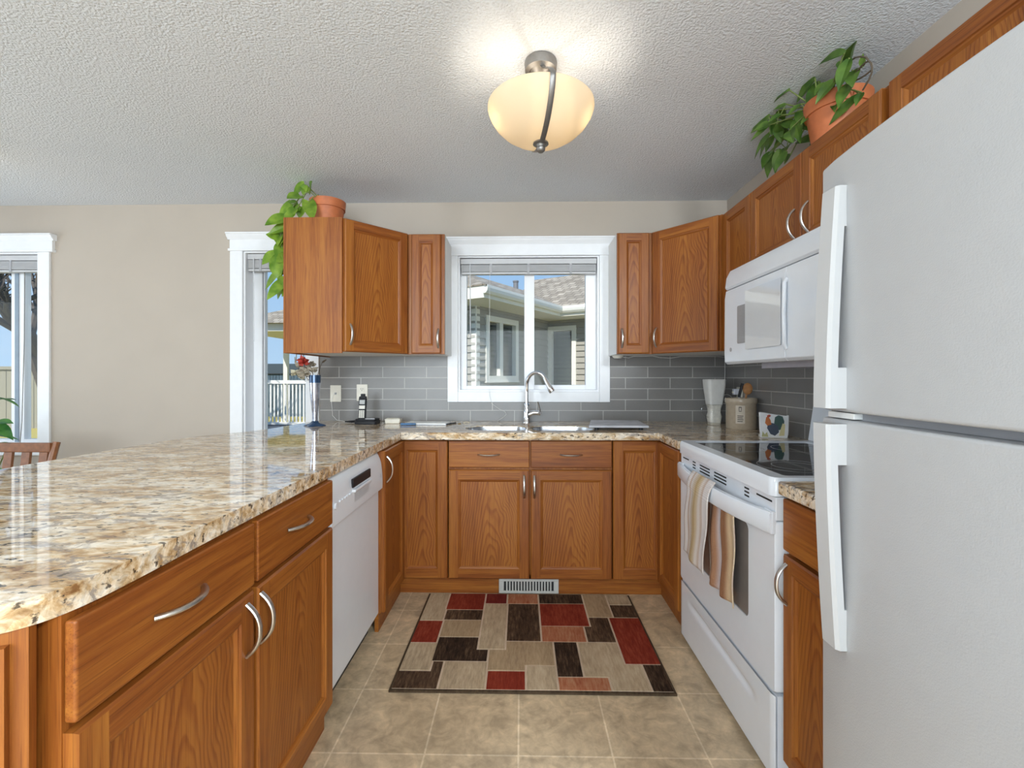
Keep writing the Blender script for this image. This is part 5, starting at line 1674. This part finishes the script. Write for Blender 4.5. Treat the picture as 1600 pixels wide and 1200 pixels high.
g2.prism([(T1 - .0125 - y, ZF0 + z) for y, z in gp], .02, 4.0, axis='X')
g2.build('gutter', TRIM, nb, smooth=False, fix=True)
# roofs: hipped projecting wing and main slope
RW, RH = 1.5, .62
rf = MB()
zr = ZF1
rf.add([(.03, -.03, zr), (-3.03, -.03, zr), (-1.5, 1.5, zr + RH)], [(0, 2, 1)])
rf.add([(.03, -.03, zr), (.03, T1 + .02, zr), (-1.5, T1 + 1.30, zr + RH + .01), (-1.5, 1.5, zr + RH)], [(0, 1, 2, 3)])
rf.add([(-3.03, -.03, zr), (-3.03, T1 + .02, zr), (-1.5, T1 + 1.30, zr + RH + .01), (-1.5, 1.5, zr + RH)], [(3, 2, 1, 0)])
ro = rf.build('wing_roof', SHINGLE, nb, smooth=False)
rf = MB()
rf.add([(.03, T1, zr), (4.0, T1, zr), (4.0, T1 + 2.0, zr + .99), (-1.62, T1 + 2.0, zr + .99), (-1.5, T1 + 1.28, zr + .63)], [(0, 1, 2, 3, 4)])
mr = rf.build('main_roof', SHINGLE, nb, smooth=False)
for o in (ro, mr):
    s = o.modifiers.new('thick', 'SOLIDIFY')
    s.thickness = .02
MB().tube([(-1.36, 3.0, 2.85), (-1.36, 3.0, 3.12)], .05, 14).build('vent_pipe', plain('pipe_grey', (0.20, 0.21, 0.23), .5), nb)
MB().tube([(-1.36, 3.0, 3.12), (-1.36, 3.0, 3.15)], .06, 14).build('vent_cap', MATS['pipe_grey'], nb)
def hwin(name, axis, s0, s1, z0, z1, parts, wallp, blinds=True):
    """window frame set in a wall of the house; axis 'Y': lies in a wall x = wallp, axis 'X': in a wall y = wallp"""
    def bx(m, a0, a1, d0, d1, zz0, zz1):
        if axis == 'Y': m.box(wallp + d0, wallp + d1, a0, a1, zz0, zz1)
        else: m.box(a0, a1, wallp - d1, wallp - d0, zz0, zz1)
    f = MB()
    e = .085
    bx(f, s0, s0 + e, -.05, .035, z0, z1)
    bx(f, s1 - e, s1, -.05, .035, z0, z1)
    bx(f, s0 + e, s1 - e, -.05, .035, z0, z0 + e)
    bx(f, s0 + e, s1 - e, -.05, .035, z1 - e, z1)
    bx(f, s0 - .02, s1 + .02, -.02, .05, z0 - .02, z0 - .0)
    for p in parts: bx(f, p - .045, p + .045, -.05, .025, z0 + e, z1 - e)
    fo = f.build('window', TRIM, nb, smooth=False)
    g = MB()
    bx(g, s0 + e, s1 - e, -.045, -.04, z0 + e, z1 - e)
    g.build('pane', glass('house_pane', (.62, .65, .64), .14), fo, smooth=False)
    d = MB()
    bx(d, s0 + .02, s1 - .02, -.20, -.19, z0, z1)
    d.build('dark_interior', plain('dark_room', (0.10, 0.10, 0.10), .8), fo, smooth=False)
    if blinds:
        q = MB()
        z = z0 + e + .01
        while z < z1 - e:
            bx(q, s0 + e, s1 - e, -.085, -.055, z, z + .045)
            z += .078
        q.build('slat_blind', plain('house_blind', (0.58, 0.58, 0.54), .6), fo, smooth=False)
    return fo
hwin('w', 'Y', .715, 1.64, 1.15, 2.145, [1.14], -E_)
hwin('w', 'X', -E_ + .012, .085, .75, 2.145, [], T1 + E_)

# yard: dark fence, pale fence, deck railing, trees, shelter
fb = thing('board_fence', 'blue grey board fence across the yard behind the white railing', 'fence', (-7.2, 11.8, -.1))
m = MB()
for k in range(60): m.box(-3.0 + k * .10, -3.0 + k * .10 + .088, 0, .022 + .012 * (k % 2), 0.0, 1.62)
m.build('boards', plain('fence_slate', (0.085, 0.135, 0.185), .8, var=.15, scale=5), fb, smooth=False)
MB().box(-3.0, 3.0, -.045, -.001, 1.42, 1.74).build('top_board', plain('fence_slate_dark', (0.06, 0.085, 0.11), .8), fb)
MB().box(-3.0, 3.0, -.05, -.001, 1.40, 1.419).build('rail', BLACKGAP, fb)
fp2 = thing('panel_fence', 'pale cream panel fence outside the far left window', 'fence', (-13.0, 8.3, -.1))
m = MB()
for k in range(50): m.box(-4.5 + k * .18, -4.5 + k * .18 + .165, 0, .03 + .012 * (k % 2), 0.0, 1.50)
m.build('panels', plain('fence_cream', (0.30, 0.28, 0.22), .6), fp2, smooth=False)
MB().box(-4.55, 4.55, -.05, .07, 1.50, 1.58).build('cap_rail', MATS['fence_cream'], fp2)
rl = thing('deck_railing', 'white deck railing in front of the blue grey fence', 'railing', (-4.75, 5.85, 0))
MB().box(-1.1, 1.1, -.04, .04, 1.08, 1.15).build('top_rail', TRIM, rl)
MB().box(-1.1, 1.1, -.03, .03, .27, .32).build('bottom_rail', TRIM, rl)
for k in range(30): MB().box(-1.09 + k * .0735, -1.06 + k * .0735, -.015, .015, .32, 1.08).build('baluster', TRIM, rl, smooth=False)
for k in range(2): MB().box(-1.16 + 2.26 * k, -1.10 + 2.26 * k, -.04, .04, -.1, 1.18).build('post', TRIM, rl, smooth=False)
DK = plain('deck_boards', (0.07, 0.08, 0.10), .7)
struct('deck', MB().box(-6.4, -2.2, 2.6, 6.2, -.1, .26), DK, smooth=False)
BARK = plain('tree_bark', (0.105, 0.085, 0.07), .9, var=.3, scale=30)
def tree(loc, h, r, label, seed, spread=.55, lev=4, lean=(0, 0)):
    rnd = random.Random(seed)
    t = thing('bare_tree', label, 'tree', loc)
    tk, br = MB(), MB()
    def grow(p, d, L_, rad, lv):
        q = p + d * L_
        mid = p + d * L_ * .5 + Vector((rnd.uniform(-1, 1), rnd.uniform(-1, 1), rnd.uniform(-.3, .6))) * L_ * .07
        (tk if lv == lev else br).tube([p, mid, q], [rad, rad * .85, rad * .68], 7 if lv > 1 else 4, cap=False)
        if lv == 0: return
        for k in range(3 if lv > 1 else 4):
            nd = (d + Vector((rnd.uniform(-1, 1), rnd.uniform(-1, 1), rnd.uniform(-.35, .6))) * spread * 1.5).normalized()
            grow(p + d * L_ * rnd.uniform(.55, 1.0), nd, L_ * rnd.uniform(.6, .82), rad * .6, lv - 1)
    grow(Vector((0, 0, 0)), Vector((lean[0], lean[1], 1)).normalized(), h * .36, r, lev)
    tk.build('trunk', BARK, t)
    br.build('branches', BARK, t)
tree((-7.12, 3.6, -.1), 4.2, .15, 'large bare tree outside the far left window', 8, .75, 5, (-.05, 0))
tree((-8.4, 10.6, -.1), 3.4, .035, 'thin bare sapling outside the narrow window', 9, .35, 4)
gz = thing('garden_shelter', 'white posted shelter roof beyond the narrow window', 'shelter', (-5.9, 9.2, -.1))
MB().box(-1.25, 1.6, -1.2, 1.2, 2.44, 2.62).build('fascia_beam', TRIM, gz)
m = MB()
m.add([(-1.45, -1.4, 2.62), (1.8, -1.4, 2.62), (1.8, 1.4, 2.62), (-1.45, 1.4, 2.62), (.2, 0, 3.3)], [(0, 1, 4), (1, 2, 4), (2, 3, 4), (3, 0, 4), (3, 2, 1, 0)])
m.build('roof', SHINGLE, gz, smooth=False)
for sx in (-1.1, 1.45):
    for sy in (-1.1, 1.1): MB().box(sx - .06, sx + .06, sy - .06, sy + .06, 0, 2.44).build('post', TRIM, gz, smooth=False)
m = MB()
rnd = random.Random(4)
for k in range(260):
    x, y = rnd.uniform(-6, 6), rnd.uniform(-.6, .6)
    z = rnd.uniform(.2, 2.0 + .5 * math.sin(x * 1.3))
    m.tube([(x, y, 0 if k % 3 == 0 else z * .4), (x + rnd.uniform(-.25, .25), y, z)], .02, 4)
sh = m.build('brush_hedge', plain('dry_brush', (0.22, 0.17, 0.10), .95, var=.3), None, smooth=False)
sh.location = (-10.5, 16.5, -.1)
tag(sh, 'dry brown brush beyond the blue grey fence', 'hedge', kind='stuff')
